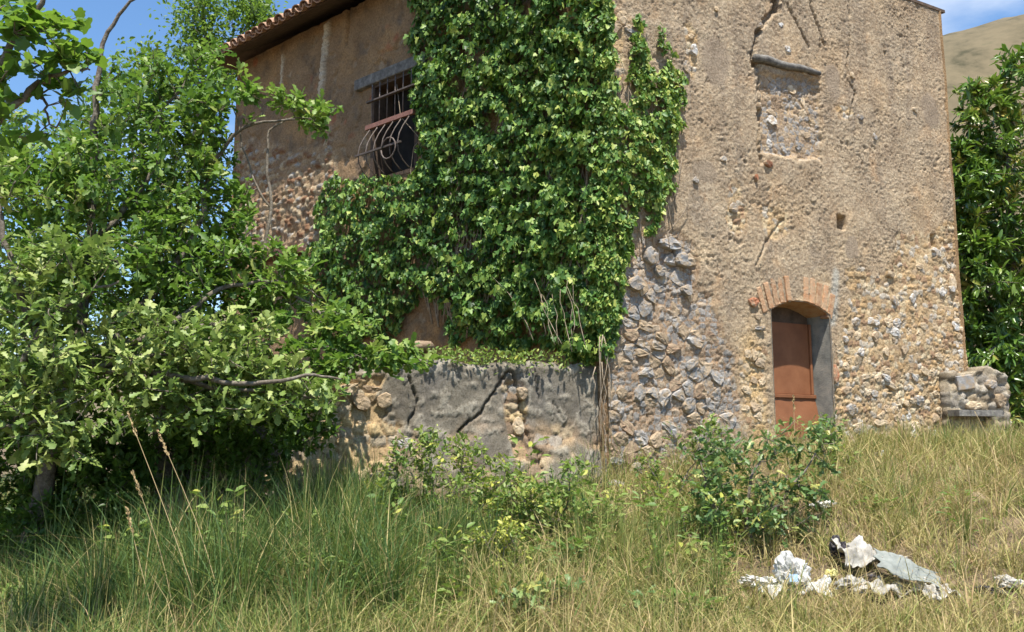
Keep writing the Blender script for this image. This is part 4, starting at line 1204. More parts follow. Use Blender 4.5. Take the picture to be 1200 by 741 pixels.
# main oak at the left, in front of the terrace
OFF = 0.9
b = gpt(40, 7.4)
oak_limbs = [
    ([b, A_(62, 520, 7.4), A_(85, 455, 7.3), A_(112, 425, 7.2), A_(180, 395, 7.2), A_(260, 380, 7.3)], .10, .02),
    ([A_(85, 455, 7.3), A_(95, 380, 7.5), A_(105, 290, 7.7), A_(109, 200, 7.8), A_(111, 135, 7.8), A_(116, 74, 7.8), A_(136, 22, 7.8), A_(166, -4, 7.8)], .06, .012),
    ([A_(105, 290, 7.7), A_(150, 240, 7.9), A_(185, 190, 8.0), A_(187, 140, 8.0), A_(215, 100, 8.1)], .035, .012),
    ([A_(112, 425, 7.2), A_(190, 330, 7.6), A_(235, 260, 8.0), A_(250, 190, 8.2), A_(290, 150, 8.2), A_(345, 140, 8.1)], .045, .01),
    ([A_(85, 455, 7.3), A_(40, 380, 7.0), A_(10, 300, 6.9), A_(-10, 200, 6.9)], .05, .015),
    ([A_(112, 425, 7.2), A_(200, 440, 6.8), A_(290, 450, 6.7), A_(360, 440, 6.8), A_(400, 445, 6.9)], .035, .008),
    ([A_(180, 395, 7.2), A_(260, 340, 7.6), A_(330, 330, 8.0), A_(380, 350, 8.2)], .03, .008),
]
make_tree('oak_tree', 'large oak with lobed green leaves filling the left side before the house', b, oak_limbs,
    [(180, 125, 82, 46, 8.1, .6, 150), (245, 125, 36, 44, 8.2, .5, 60), (110, 200, 115, 55, 8.0, .9, 220), (230, 210, 44, 56, 8.3, .7, 110), (180, 280, 105, 60, 8.0, .9, 240),
     (50, 215, 70, 45, 7.6, .8, 110), (70, 320, 120, 70, 7.6, .9, 220), (10, 170, 40, 60, 8.2, .6, 50), (262, 300, 36, 44, 8.2, .5, 60), (165, 72, 34, 20, 7.9, .3, 16), (240, 68, 26, 24, 8.2, .3, 22),
     (170, 330, 100, 50, 7.8, .7, 120), (232, 350, 72, 55, 8.0, .7, 120), (40, 420, 90, 50, 7.8, .8, 110), (180, 420, 120, 50, 7.8, .8, 130)],
    OAK_S, M_OAK, 9, .11, .42, single=140, up=.6, spread=1.2, tint_sd=.2)
OFF = 1.4
b2 = gpt(-60, 6.4)
make_tree('oak_tree', 'pale grey-green oak branches reaching low across the left foreground', b2,
    [([b2, A_(-30, 480, 6.4), A_(20, 440, 6.4), A_(100, 430, 6.4), A_(200, 415, 6.5)], .07, .012), ([A_(20, 440, 6.4), A_(60, 370, 6.3), A_(140, 330, 6.4)], .04, .01), ([A_(100, 430, 6.4), A_(220, 450, 6.4), A_(330, 460, 6.6), A_(390, 470, 6.7)], .03, .008), ([A_(-30, 480, 6.4), A_(0, 500, 6.0), A_(60, 490, 6.0)], .03, .01)],
    [(60, 500, 80, 50, 6.0, .4, 60), (200, 480, 90, 25, 6.4, .4, 40), (330, 475, 60, 20, 6.6, .3, 30), (70, 310, 85, 35, 6.3, .4, 70), (40, 400, 80, 60, 6.2, .5, 100), (160, 400, 90, 45, 6.4, .4, 85), (250, 430, 80, 35, 6.5, .4, 70), (340, 445, 60, 25, 6.7, .3, 45), (150, 460, 110, 28, 6.4, .4, 60), (270, 390, 60, 30, 6.7, .4, 40), (20, 470, 50, 40, 6.1, .4, 40)],
    OAK, M_OAKPALE, 9, .11, .5, single=140, up=.7, spread=1.2, tint_sd=.2)
# oak sprays over the side wall
OFF = 0.0
b3 = gpt(300, 9.0)
make_tree('oak_sapling', 'slim young oak whose sprays overlap the side wall left of the ivy', b3,
    [([b3, A_(290, 420, 9.0), A_(300, 330, 9.1), A_(318, 250, 9.2), A_(312, 170, 9.2), A_(330, 140, 9.2), A_(372, 136, 9.2)], .03, .006), ([A_(300, 330, 9.1), A_(350, 350, 9.0), A_(400, 390, 8.9), A_(440, 410, 8.8)], .02, .006), ([A_(318, 250, 9.2), A_(290, 190, 9.2), A_(272, 120, 9.2)], .015, .005)],
    [(372, 135, 28, 16, 9.2, .25, 20), (335, 112, 20, 14, 9.2, .2, 10), (288, 110, 12, 34, 9.2, .25, 14), (320, 340, 55, 50, 9.0, .4, 100), (390, 385, 50, 28, 8.9, .35, 56), (440, 418, 50, 16, 8.8, .3, 40), (282, 240, 16, 46, 9.1, .3, 22), (370, 430, 60, 30, 8.6, .3, 50), (480, 422, 30, 9, 8.9, .2, 14), (270, 450, 60, 40, 8.8, .4, 60)],
    OAK_S, M_OAK, 10, .12, .55, up=.75, single=60)
# broad-leaved branches in the top left corner
b4 = gpt(-190, 5.2)
make_tree('fig_tree', 'broad-leaved branches against the sky in the top left corner', b4,
    [([b4, A_(-160, 300, 5.2), A_(-110, 190, 5.2), A_(-40, 120, 5.2), A_(20, 50, 5.2), A_(60, -30, 5.2)], .06, .012), ([A_(-110, 190, 5.2), A_(-20, 150, 5.2), A_(40, 100, 5.3), A_(75, 85, 5.3), A_(105, 82, 5.4)], .03, .006), ([A_(-20, 150, 5.2), A_(40, 110, 5.4), A_(52, 130, 5.4), A_(66, 150, 5.4)], .015, .005), ([A_(-110, 190, 5.2), A_(-60, 60, 5.2), A_(0, 10, 5.2)], .03, .008)],
    [(12, 15, 34, 26, 5.2, .3, 16), (60, 35, 32, 24, 5.2, .3, 15), (20, 60, 34, 28, 5.2, .3, 15), (75, 60, 26, 20, 5.3, .25, 10), (55, 100, 24, 16, 5.4, .2, 7), (10, 95, 22, 26, 5.2, .3, 10), (100, 62, 16, 12, 5.4, .2, 5), (85, 112, 18, 12, 5.4, .2, 6), (95, 25, 18, 14, 5.4, .2, 4), (-20, 100, 30, 60, 5.2, .4, 14), (15, 165, 25, 20, 5.4, .3, 6)],
    BROAD, M_FIG, 5, .082, .45, single=260, up=.9, twig_r=.004, tint_sd=.2)
# light small-leaved tree behind the oak
OFF = 5.0
b5 = gpt(200, 12.5)
make_tree('small_leaved_tree', 'airy small-leaved tree behind the oak beside the tiled eave', b5,
    [([b5, A_(205, 350, 12.5), A_(225, 180, 12.5), A_(240, 60, 12.5), A_(235, -40, 12.5)], .08, .02), ([A_(225, 180, 12.5), A_(270, 80, 12.5), A_(300, 0, 12.5)], .04, .01), ([A_(205, 350, 12.5), A_(160, 200, 12.5), A_(150, 100, 12.5)], .04, .01)],
    [(232, 20, 36, 40, 12.5, .6, 70), (295, 8, 35, 18, 12.5, .5, 40), (262, 70, 30, 30, 12.5, .5, 36), (300, 35, 18, 12, 12.6, .3, 10), (190, 100, 60, 50, 12.6, .8, 70), (130, 170, 60, 70, 12.8, .8, 70), (40, 230, 80, 60, 12.8, .8, 70), (200, 230, 80, 70, 12.5, .8, 80), (100, 320, 130, 80, 12.5, 1, 160), (0, 170, 20, 30, 12.5, .6, 20), (0, 400, 120, 100, 12.5, 1, 160), (150, 430, 120, 90, 12.5, 1, 160)],
    OVAL, M_BACKLEAF, 28, .12, .5, up=.5, jit=.4, tint_sd=.12, twig_r=.006)
OFF = 0.0
# glossy tree right of the house
bR = gpt(1190, 15.6)
blR = [(1128, 190, 14, 40, 15.2, .4, 40), (1128, 270, 12, 60, 15.2, .4, 50), (1132, 370, 14, 60, 15.2, .4, 50), (1150, 470, 40, 40, 15.2, .8, 70), (1200, 480, 60, 50, 15.2, .9, 80), (1150, 370, 30, 80, 15.4, .6, 90), (1170, 260, 50, 100, 15.9, .5, 150), (1160, 130, 40, 40, 15.3, .7, 60), (1215, 110, 60, 60, 15.4, .9, 45), (1140, 200, 28, 50, 15.2, .7, 50), (1190, 220, 60, 70, 15.2, 1.0, 95), (1135, 300, 22, 60, 15.2, .6, 55), (1185, 330, 60, 70, 15.2, 1.0, 95), (1160, 420, 50, 50, 15.2, .9, 70), (1210, 430, 60, 60, 15.2, 1.0, 50), (1250, 250, 60, 120, 15.4, 1., 60), (1185, 75, 20, 12, 15.3, .4, 8), (1140, 120, 18, 24, 15.2, .4, 12)]
make_tree('loquat_tree', 'bushy evergreen tree with long glossy leaves right of the house', bR,
    [([bR, A_(1190, 420, 15.6), A_(1185, 300, 15.6), A_(1180, 180, 15.6), A_(1175, 100, 15.6)], .13, .03), ([A_(1190, 420, 15.6), A_(1150, 330, 15.4), A_(1140, 220, 15.3), A_(1145, 140, 15.3)], .06, .02), ([A_(1185, 300, 15.6), A_(1230, 220, 15.6), A_(1240, 130, 15.6)], .06, .02)],
    blR, LANCE, M_LOQ, 18, .195, .62, up=.55, spread=.75, single=200, droop=.1, twig_r=.007, tint_sd=.16)

# ------------------------------------------------------------------ shrubs
bs = on_ground(880, 640)
YS = bs[1]
make_tree('oak_bush', 'bushy blue-green young oak growing in front of the rusty door', bs,
    [([bs, A_(872, 600, YS), A_(880, 560, YS), A_(900, 520, YS + .1)], .025, .008), ([bs, A_(850, 615, YS - .1), A_(830, 580, YS - .1), A_(822, 540, YS)], .018, .006), ([bs, A_(905, 600, YS), A_(935, 560, YS), A_(965, 520, YS + .1)], .018, .006), ([bs, A_(830, 635, YS - .2), A_(805, 625, YS - .2)], .014, .006)],
    [(885, 565, 88, 55, YS, .5, 90), (840, 545, 50, 40, YS + .1, .4, 44), (835, 600, 40, 30, YS - .1, .4, 30), (940, 520, 45, 28, YS + .15, .35, 36), (920, 590, 50, 35, YS - .1, .35, 40), (905, 615, 25, 22, YS - .25, .2, 16), (965, 505, 24, 16, YS + .2, .2, 12), (825, 530, 22, 20, YS + .1, .25, 10)],
    OAK_S, M_OAKBLUE, 7, .085, .55, single=100, up=.6, cat='bush', twig_r=.004, tint_sd=.2)
def bush(name, label, px, py, blobs_rel, tmpl, mat, nleaf, ls, tint, single=0, up=.7, depth=None):
    bb = on_ground(px, py) if depth is None else gpt(px, depth)
    Y = bb[1]
    limbs = []
    for (x, y, rx, ry, n) in blobs_rel:
        limbs.append(([bb, A_((px + x) / 2 + rng.uniform(-8, 8), (py + y) / 2, Y), A_(x, y, Y + rng.uniform(-.1, .1))], .010, .004))
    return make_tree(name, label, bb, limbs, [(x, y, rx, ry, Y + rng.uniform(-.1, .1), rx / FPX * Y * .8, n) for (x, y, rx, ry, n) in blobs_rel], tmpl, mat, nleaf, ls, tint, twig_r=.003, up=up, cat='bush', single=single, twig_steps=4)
bush('small_bush', 'small-leaved shrub in shade at the lower left edge', 50, 655, [(30, 570, 40, 25, 34), (80, 560, 35, 25, 30), (60, 600, 50, 22, 34), (20, 620, 35, 22, 22), (90, 600, 25, 20, 16)], OVAL, M_OAKPALE, 11, .055, .55)
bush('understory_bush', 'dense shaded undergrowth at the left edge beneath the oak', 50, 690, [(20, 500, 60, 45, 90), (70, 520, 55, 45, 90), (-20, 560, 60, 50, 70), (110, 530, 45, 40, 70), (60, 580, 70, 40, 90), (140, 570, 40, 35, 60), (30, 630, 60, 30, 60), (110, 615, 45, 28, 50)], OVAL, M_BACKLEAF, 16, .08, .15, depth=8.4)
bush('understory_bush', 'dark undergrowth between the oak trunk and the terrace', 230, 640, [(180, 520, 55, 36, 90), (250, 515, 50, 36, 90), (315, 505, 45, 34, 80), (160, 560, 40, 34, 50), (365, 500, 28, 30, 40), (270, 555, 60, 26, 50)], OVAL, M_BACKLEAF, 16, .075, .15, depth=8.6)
bush('small_bush', 'leafy seedling in the bottom left corner', 12, 738, [(10, 695, 26, 18, 14), (40, 715, 18, 14, 9)], OAK_S, M_WEED, 7, .08, .5)
bush('bramble', 'pale bramble climbing the foot of the cracked terrace wall', 520, 640, [(500, 525, 45, 24, 44), (545, 530, 35, 22, 36), (530, 570, 50, 30, 60), (470, 560, 36, 32, 44), (440, 590, 32, 28, 40), (590, 565, 36, 28, 44), (480, 605, 50, 24, 50), (560, 605, 50, 24, 50)], OVAL, M_WEED, 10, .06, .62)
bush('bramble', 'sprawling weed below the right end of the terrace wall', 640, 640, [(610, 580, 34, 24, 34), (655, 580, 34, 20, 30), (670, 545, 18, 14, 12), (640, 610, 45, 22, 40), (700, 600, 30, 20, 26)], OVAL, M_WEED, 9, .06, .6)
bush('bramble', 'thin weed growing up the foot of the stone corner', 775, 605, [(760, 545, 20, 18, 16), (770, 570, 26, 18, 20), (790, 580, 22, 18, 16), (820, 520, 22, 24, 18), (835, 505, 16, 16, 10)], OVAL, M_WEED, 9, .055, .55)
bush('bramble', 'green weed at the foot of the wall right of the bush', 975, 560, [(970, 525, 22, 16, 16), (1000, 535, 18, 14, 10), (960, 500, 14, 14, 10)], OVAL, M_WEED, 9, .06, .6)
bush('bramble', 'dry-looking weeds in front of the low broken wall', 1140, 520, [(1125, 480, 22, 16, 14), (1155, 490, 22, 16, 14), (1175, 470, 14, 20, 10)], OVAL, M_WEED, 8, .07, .6)
bush('spurge', 'yellow-topped spurge in the middle foreground', 590, 690, [(565, 630, 26, 10, 18), (600, 622, 28, 10, 20), (590, 650, 30, 16, 18)], OVAL, M_WEED, 9, .055, .85)
bush('thistle', 'bluish leafy weed at the bottom centre', 630, 741, [(620, 700, 34, 18, 22), (650, 685, 22, 16, 14), (600, 725, 24, 14, 10)], OAK_S, M_OAKBLUE, 8, .08, .75)

# leafy fringe on the terrace edge
tw = thing('terrace_weed', on_plane(640, 426, T0 - NT * .1, NT), 'bright green weeds fringing the top edge of the terrace wall', 'weed')
n = 2600
uu = rng.uniform(0.02, uvT(440, 430)[0], n); cl = fbm(uu * 2.5, uu * 0 + 4, 3, 221)
kp = rng.random(n) < np.clip(.45 + 1.2 * cl, .05, 1)
uu = uu[kp]; n = len(uu)
pos = T0 + uu[:, None] * DT + NT * rng.uniform(-.5, .07, n)[:, None]
pos[:, 2] = TZ + rng.uniform(-.05, .14, n) - .12 * (rng.random(n) < .12)
fo = leaf_cloud('foliage', OVAL, pos, basis(rnd_unit(n) * .8 + UP * .5, rnd_unit(n) * .6 + UP), rng.uniform(.035, .075, n), .62 + .15 * rng.normal(0, 1, n), M_WEED, tw); fo['kind'] = 'stuff'

# ------------------------------------------------------------------ grass
def blades(name, base, h, wd, lean_dir, lean, tint, mat, label, parent=None, segs=3, cat=None):
    N = len(base)
    az = rng.uniform(0, 2 * np.pi, N)
    side = np.stack([np.cos(az), np.sin(az), np.zeros(N)], 1)
    ld = np.stack([np.cos(lean_dir), np.sin(lean_dir), np.zeros(N)], 1)
    Vs = []; tt = []
    for k in range(segs + 1):
        t = k / segs
        c = base + UP * (h * (t - .35 * lean * t * t))[:, None] + ld * (h * lean * t * t * .9)[:, None]
        wv = wd * (1 - t) ** .7
        if k < segs: Vs += [c - side * wv[:, None] / 2, c + side * wv[:, None] / 2]
        else: Vs += [c]
    nv_ = 2 * segs + 1
    P = np.stack(Vs, 1)
    F = [(2 * k, 2 * k + 1, 2 * k + 3, 2 * k + 2) for k in range(segs - 1)] + [(2 * segs - 2, 2 * segs - 1, 2 * segs)]
    fl = np.concatenate([np.array(f) for f in F]); fs = np.array([len(f) for f in F])
    loops = (fl[None] + (np.arange(N) * nv_)[:, None]).ravel()
    me = np_mesh(name, P.reshape(-1, 3), loops, np.tile(fs, N), mat, True, {'tint': ('FLOAT', np.repeat(np.clip(tint, 0, 1), nv_))})
    o = link(name, me, parent)
    if not parent: tag(o, label, cat or 'grass', kind='stuff')
    return o
def in_front(x, y):
    """True on open ground: in front of the house walls and the terrace"""
    p = np.stack([x, y, 0 * x], 1)
    f = (p - P0) @ N1 > -.02
    l = ((p - T0) @ NT > .12) | ((p - T0) @ DT > TL)
    s = (p - P0) @ D1
    return np.where(s > L1 + .05, True, np.where(((p - P0) @ np.array([D1[0], D1[1], 0])) > 0, f & (((p - T0) @ NT > .1) | (s > .0)), l & (((p - P0) @ N2 > 0.1))))
def scatter(n, y0, y1):
    y = rng.uniform(y0, y1, n); x = rng.uniform(-.64, .64, n) * y + rng.uniform(-.5, .5, n)
    k = in_front(x, y)
    return x[k], y[k]
TR0, TR1 = on_ground(905, 692), on_ground(1085, 692)
TRS = on_ground(1172, 700)
def trampled(x, y):
    d = np.minimum(line_d(x, (y - TR0[1]) * .8 + TR0[1], [(TR0[0], TR0[1]), (TR1[0], (TR1[1] - TR0[1]) * .8 + TR0[1])]), np.hypot(x - TRS[0], y - TRS[1]))
    return 1 - .78 * sstep(.55, .2, d + .12 * fbm(x * 3, y * 3, 2, 291))
def gpx(x, y): return 600 + FPX * x / (y * CP + .02)
x, y = scatter(135000, 5.2, 14.5)
pxx = gpx(x, y)
dry = np.clip(.42 + .42 * sstep(330, 1000, pxx) - .20 * sstep(350, 60, pxx) + 1.0 * fbm(x * .8, y * .8, 3, 231) + .5 * fbm(x * 2.6, y * 2.6, 2, 233) + .34 * sstep(8.2, 6.6, y), 0, 1)
clump = .6 * fbm(x * 2.2, y * 2.2, 3, 235) + .6 * fbm(x * .9, y * .9, 2, 237)
kp = rng.random(len(x)) < np.clip(.5 - .14 * sstep(600, 1000, pxx) + 1.9 * clump, .05, 1)
x, y, dry, clump, pxx = [a[kp] for a in (x, y, dry, clump, pxx)]
isdry = rng.random(len(x)) < dry
base = np.stack([x, y, ground_z(x, y) - .01], 1)
hh = (.11 + .52 * rng.random(len(x)) ** 2.0) * np.clip(1 + 1.1 * clump, .35, 2) * np.where(isdry, 1.0, 1.05) * np.where(pxx > 990, .85, 1) * trampled(x, y)
gi = ~isdry
tg = .18 + .15 * rng.normal(0, 1, len(x)) + .28 * dry
td = .76 + .17 * rng.normal(0, 1, len(x)) + .25 * fbm(x * 1.4 + 9, y * 1.4, 2, 239)
ld = rng.uniform(0, 2 * np.pi, len(x)); ln = np.abs(rng.normal(.6, .5, len(x)))
blades('green_grass', base[gi], hh[gi], rng.uniform(.006, .014, gi.sum()), ld[gi], ln[gi], tg[gi], M_GRASS, 'short green grass growing through the straw all over the slope')
blades('dry_grass', base[isdry], hh[isdry], rng.uniform(.005, .011, isdry.sum()), ld[isdry], ln[isdry] * 1.2, td[isdry], M_GRASS, 'straw-coloured dry grass covering the slope in front of the house')
# litter of flattened straw
x, y = scatter(26000, 5.2, 13.5); pxx = gpx(x, y); k = rng.random(len(x)) < sstep(250, 700, pxx) * .8 + .15; x, y = x[k], y[k]
base = np.stack([x, y, ground_z(x, y) + .02 + .05 * rng.random(len(x))], 1)
blades('straw_litter', base, rng.uniform(.12, .35, len(x)), rng.uniform(.005, .009, len(x)), rng.uniform(0, 6.28, len(x)), rng.uniform(1.2, 2.2, len(x)), .82 + .14 * rng.normal(0, 1, len(x)), M_GRASS, 'flattened bleached straw lying among the grass', cat='straw')
# tall fine dark green growth in front of the terrace, left of centre
def patch(name, label, cx, cy, rx, ry, n, hmin, hmax, t0, ts, wmin=.006, wmax=.013, lean=.3, thr=-1):
    n = int(n * .8); nt_ = max(int(n / 34), 6)
    tx = rng.normal(cx, rx, nt_); ty = rng.normal(cy, ry, nt_); th_ = rng.uniform(.4, 1.25, nt_); tt_ = rng.normal(0, .10, nt_); tl = rng.uniform(.4, 1.6, nt_)
    k = rng.integers(0, nt_, n)
    ra = rng.uniform(0, 6.28, n); rr = np.abs(rng.normal(0, .055, n))
    xs = tx[k] + np.cos(ra) * rr; ys = ty[k] + np.sin(ra) * rr
    ok = in_front(xs, ys); xs, ys, k, ra = xs[ok], ys[ok], k[ok], ra[ok]
    bb = np.stack([xs, ys, ground_z(xs, ys) - .01], 1)
    m_ = len(xs)
    straw = rng.random(m_) < .13
    tint = np.where(straw, rng.uniform(.55, .9, m_), t0 + tt_[k] + ts * rng.normal(0, 1, m_))
    return blades(name, bb, (hmin + (hmax - hmin) * rng.random(m_)) * th_[k] * trampled(xs, ys), rng.uniform(wmin, wmax * 1.35, m_), ra + rng.normal(0, .5, m_), tl[k] * np.abs(rng.normal(lean, .3, m_)), tint, M_GRASS, label, segs=4)
g1 = at(300, 600, 7.6)
patch('tall_grass', 'tall feathery dark green grass below the oak branches', g1[0], g1[1], .75, .45, 10500, .55, 1.15, .17, .10, lean=.5)
g1 = at(150, 600, 7.4)
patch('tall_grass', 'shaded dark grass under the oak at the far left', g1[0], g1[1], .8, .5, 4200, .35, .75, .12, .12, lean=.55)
g1 = at(70, 700, 5.9)
patch('tall_grass', 'tangled olive grass at the bottom left below the shrub', g1[0], g1[1], .7, .25, 4200, .25, .6, .3, .15, lean=.7)
g1 = at(385, 560, 8.6)
patch('tall_grass', 'upright green grass spikes against the left end of the terrace wall', g1[0], g1[1], .38, .25, 4200, .55, 1.05, .2, .10, lean=.25)
g1 = at(530, 610, 8.2)
patch('grass_tuft', 'bright green grass tuft in front of the cracked terrace wall', g1[0], g1[1], .17, .15, 2400, .4, .75, .16, .08, lean=.3)
g1 = at(440, 690, 7.0)
patch('tall_grass', 'long yellow-green grass in the centre left foreground', g1[0], g1[1], .7, .35, 6000, .2, .42, .38, .12, lean=.7)
g1 = at(740, 640, 8.3)
patch('tall_grass', 'long grass clump below the stone corner', g1[0], g1[1], .35, .35, 4200, .25, .5, .5, .16, lean=.45)
g1 = at(1120, 520, 12.3)
patch('tall_grass', 'tall dry grass before the low broken wall', g1[0], g1[1], .9, .7, 6500, .25, .55, .6, .2, lean=.4)
g1 = at(690, 720, 6.9)
patch('tall_grass', 'long arching green grass at the bottom right of centre', g1[0], g1[1], .5, .25, 3500, .2, .4, .35, .12, lean=.8)
g1 = at(900, 735, 6.8)
patch('tall_grass', 'straw-yellow grass along the bottom edge beneath the rubbish', g1[0], g1[1], .8, .25, 5500, .15, .3, .6, .15, lean=.7)

x, y = scatter(2000, 5.4, 11.5)
k = rng.integers(0, len(x), 17000); ra_ = rng.uniform(0, 6.28, 17000); tt_ = rng.normal(0, .13, len(x))[k]; th_ = rng.uniform(.5, 1.3, len(x))[k]
x, y = x[k] + np.cos(ra_) * .05 * rng.random(17000), y[k] + np.sin(ra_) * .05 * rng.random(17000)
base = np.stack([x, y, ground_z(x, y) - .01], 1); pxx = gpx(x, y)
blades('arching_grass', base, th_ * trampled(x, y) * rng.uniform(.22, .6, len(x)), rng.uniform(.008, .019, len(x)), ra_, np.abs(rng.normal(.9, .4, len(x))), .44 + .24 * sstep(300, 1000, pxx) + tt_ + .12 * rng.normal(0, 1, len(x)), M_GRASS, 'longer arching yellow-green grass blades scattered over the near slope', segs=4)
x, y = scatter(9000, 5.4, 13)
k = (fbm(x * 1.3, y * 1.3, 3, 273) > -.05) & (rng.random(len(x)) < .25 + .6 * sstep(350, 900, gpx(x, y))); x, y = x[k], y[k]
base = np.stack([x, y, ground_z(x, y) - .01], 1)
blades('dry_stems', base, trampled(x, y) * rng.uniform(.3, .7, len(x)), rng.uniform(.004, .008, len(x)), rng.uniform(0, 6.28, len(x)), np.abs(rng.normal(.25, .3, len(x))), .8 + .14 * rng.normal(0, 1, len(x)), M_GRASS, 'thin upright bleached grass stems standing over the slope', segs=4)
# small broad-leaved weeds dotted over the slope
protos = []
for k in range(6):
    n = 46; az = rng.uniform(0, 6.28, n); rr = rng.random(n) ** .6 * .16; zz = rng.uniform(.03, .24, n) * (1 - rr * 2)
    pos = np.stack([np.cos(az) * rr, np.sin(az) * rr, zz], 1)
    if k >= 4: rr = rr * .6 + .02; zz = rng.uniform(.08, .55, n); pos = np.stack([np.cos(az) * rr, np.sin(az) * rr, zz], 1)
    V, F = (OVAL, OAK_S, OVAL, IVY, OVAL, LANCE)[k]
    R = basis(np.stack([np.cos(az), np.sin(az), rng.uniform(-.2, .8, n)], 1), rnd_unit(n) * .6 + UP); S = rng.uniform(.04, .085, n)
    P = pos[:, None] + S[:, None, None] * np.einsum('nij,vj->nvi', R, V)
    fl = np.concatenate([np.array(f) for f in F]); fs = np.array([len(f) for f in F])
    sv = np.stack([np.stack([-.003 * np.sin(az), .003 * np.cos(az), 0 * az - .03], 1), np.stack([.003 * np.sin(az), -.003 * np.cos(az), 0 * az - .03], 1), pos], 1).reshape(-1, 3)
    lp = np.concatenate([(fl[None] + (np.arange(n) * len(V))[:, None]).ravel(), np.arange(3 * n) + n * len(V)])
    ti = np.concatenate([np.repeat(np.clip((.45, .5, .65, .35, .6, .5)[k] + .15 * rng.normal(0, 1, n), 0, 1), len(V)), np.full(3 * n, .3)])
    protos.append(np_mesh('weed', np.concatenate([P.reshape(-1, 3), sv]), lp, np.concatenate([np.tile(fs, n), np.full(n, 3)]), M_WEED if k != 1 else M_OAKBLUE, True, {'tint': ('FLOAT', ti)}))
WEED_LABELS = ['low mid-green weed with small oval leaves in the slope grass', 'low bluish weed with lobed leaves in the slope grass', 'low pale yellow-green weed with oval leaves in the slope grass',
               'low dark green weed with ivy-shaped leaves in the slope grass', 'tall upright weed with oval leaves above the slope grass', 'tall upright weed with narrow leaves above the slope grass']
WEED_GROUPS = ['oval-leaved green weeds', 'lobed bluish weeds', 'pale oval-leaved weeds', 'ivy-leaved dark weeds', 'tall oval-leaved weeds', 'tall narrow-leaved weeds']
cnt = 0
while cnt < 120:
    px, py = rng.uniform(60, 1190), rng.uniform(560, 740)
    if rng.random() > np.interp(px, [60, 350, 700, 1200], [.5, 1, .8, .22]) or (px > 850 and py > 640): continue
    p = on_ground(px, py)
    if not in_front(np.array([p[0]]), np.array([p[1]]))[0]: continue
    kd = int(rng.integers(6))
    o = link('weed', protos[kd], None, tuple(p)); sc_ = rng.uniform(.7, 1.45)
    o.scale = (sc_, sc_, sc_ * rng.uniform(.8, 1.3)); o.rotation_euler = (0, 0, rng.uniform(0, 6.28))
    tag(o, WEED_LABELS[kd], 'weed', WEED_GROUPS[kd]); cnt += 1
# single dry stalks with seed heads
def stalk(px0, py0, px1, py1, label, head=True, r=.006, group=None, tint=.5, depth=None):
    b0 = on_ground(px0, py0) if depth is None else gpt(px0, depth)
    Y = b0[1]
    tip = at(px1, py1, Y + rng.uniform(-.1, .1))
    mid = (b0 + tip) / 2 + np.array([rng.uniform(-.05, .05), 0, .04])
    pth = smooth_path([b0, mid, tip], 8)
    mb = MB(); mb.tube(pth, np.linspace(r, r * .5, 8), 5, tint)
    t = thing('dry_stalk', tuple(b0), label, 'grass stalk', group or 'tall dry grass stalks')
    mb.build('stem', M_STRAW, t, True)
    if head:
        L = .2; d = pth[-1] - pth[-2]; d = d / np.linalg.norm(d)
        n = 46; s = rng.random(n)
        pos = tip + d * ((s - .8) * L)[:, None] + rnd_unit(n) * .005
        leaf_cloud('seed_head', OVAL, pos, basis(d * .9 + rnd_unit(n) * .45, rnd_unit(n)), rng.uniform(.018, .032, n), .15 + .2 * rng.normal(0, 1, n), M_STRAW, t)
stalk(262, 610, 152, 490, 'leaning dry grass stalk, tallest seed head of the group under the oak', True, .0035, depth=6.7)
stalk(225, 640, 158, 560, 'short dry stalk with seed head left of the tall leaning one', True, .0035, depth=6.7)
stalk(285, 600, 188, 512, 'dry stalk with seed head just right of the tallest leaning one', True, .0035, depth=6.7)
stalk(205, 680, 150, 602, 'lowest dry stalk with a thick seed head above the foreground grass', True, .0035, depth=6.7)
stalk(1136, 645, 1133, 545, 'upright pale dry stalk on the right slope', False, .008)
stalk(1170, 560, 1142, 482, 'leaning bare stalk near the low broken wall', False, .006)
stalk(1055, 645, 1030, 600, 'thin slanted straw above the heap of rags', False, .006)
stalk(945, 690, 948, 632, 'pale straw standing between the white bag and the dark rag', False, .006)
stalk(1138, 700, 1136, 655, 'short pale stalk right of the blue-grey sheet', False, .007)
stalk(935, 575, 930, 468, 'thin pale stalk rising before the door', True, .005)
stalk(75, 700, 115, 615, 'curved straw rising from the bottom left corner', False, .006)

# ------------------------------------------------------------------ rubbish on the slope
def crumple(name, px, py, w_, h_, mat, label, seed, tall=.5, cat='rubbish', yaw=0, hollow=False, sub=4, amp=.75):
    p = on_ground(px, py)
    r = np.random.default_rng(seed)
    bm = bmesh.new(); bmesh.ops.create_icosphere(bm, subdivisions=sub, radius=.5)
    o1 = r.uniform(0, 50, 3)
    co = np.array([v.co for v in bm.verts])
    nn = np.abs(perlin(co[:, 0] * 3 + o1[0], co[:, 1] * 3 + co[:, 2] * 2.3 + o1[1], 251)) + .5 * np.abs(perlin(co[:, 0] * 7 + o1[2], co[:, 2] * 7 - co[:, 1] * 5, 253)) + .4 * np.abs(perlin(co[:, 1] * 13, co[:, 2] * 12 + co[:, 0] * 9, 255))
    big = perlin(co[:, 0] * 1.7 + o1[1], co[:, 1] * 1.7 + co[:, 2] + o1[0], 257)
    co = co * (1 + .55 * big - amp * nn + .12)[:, None]
    co = co * np.array([w_, w_ * .7, h_]); co[:, 2] = np.maximum(co[:, 2], -h_ * .22)
    for v, c in zip(bm.verts, co): v.co = c
    me = bpy.data.meshes.new(name); bm.to_mesh(me); bm.free(); me.materials.append(mat)
    o = link(name, me, None, (p[0], p[1], p[2] + h_ * tall * .35 + .03)); o.rotation_euler = (rng.uniform(-.2, .2), rng.uniform(-.2, .2), yaw)
    return tag(o, label, cat)
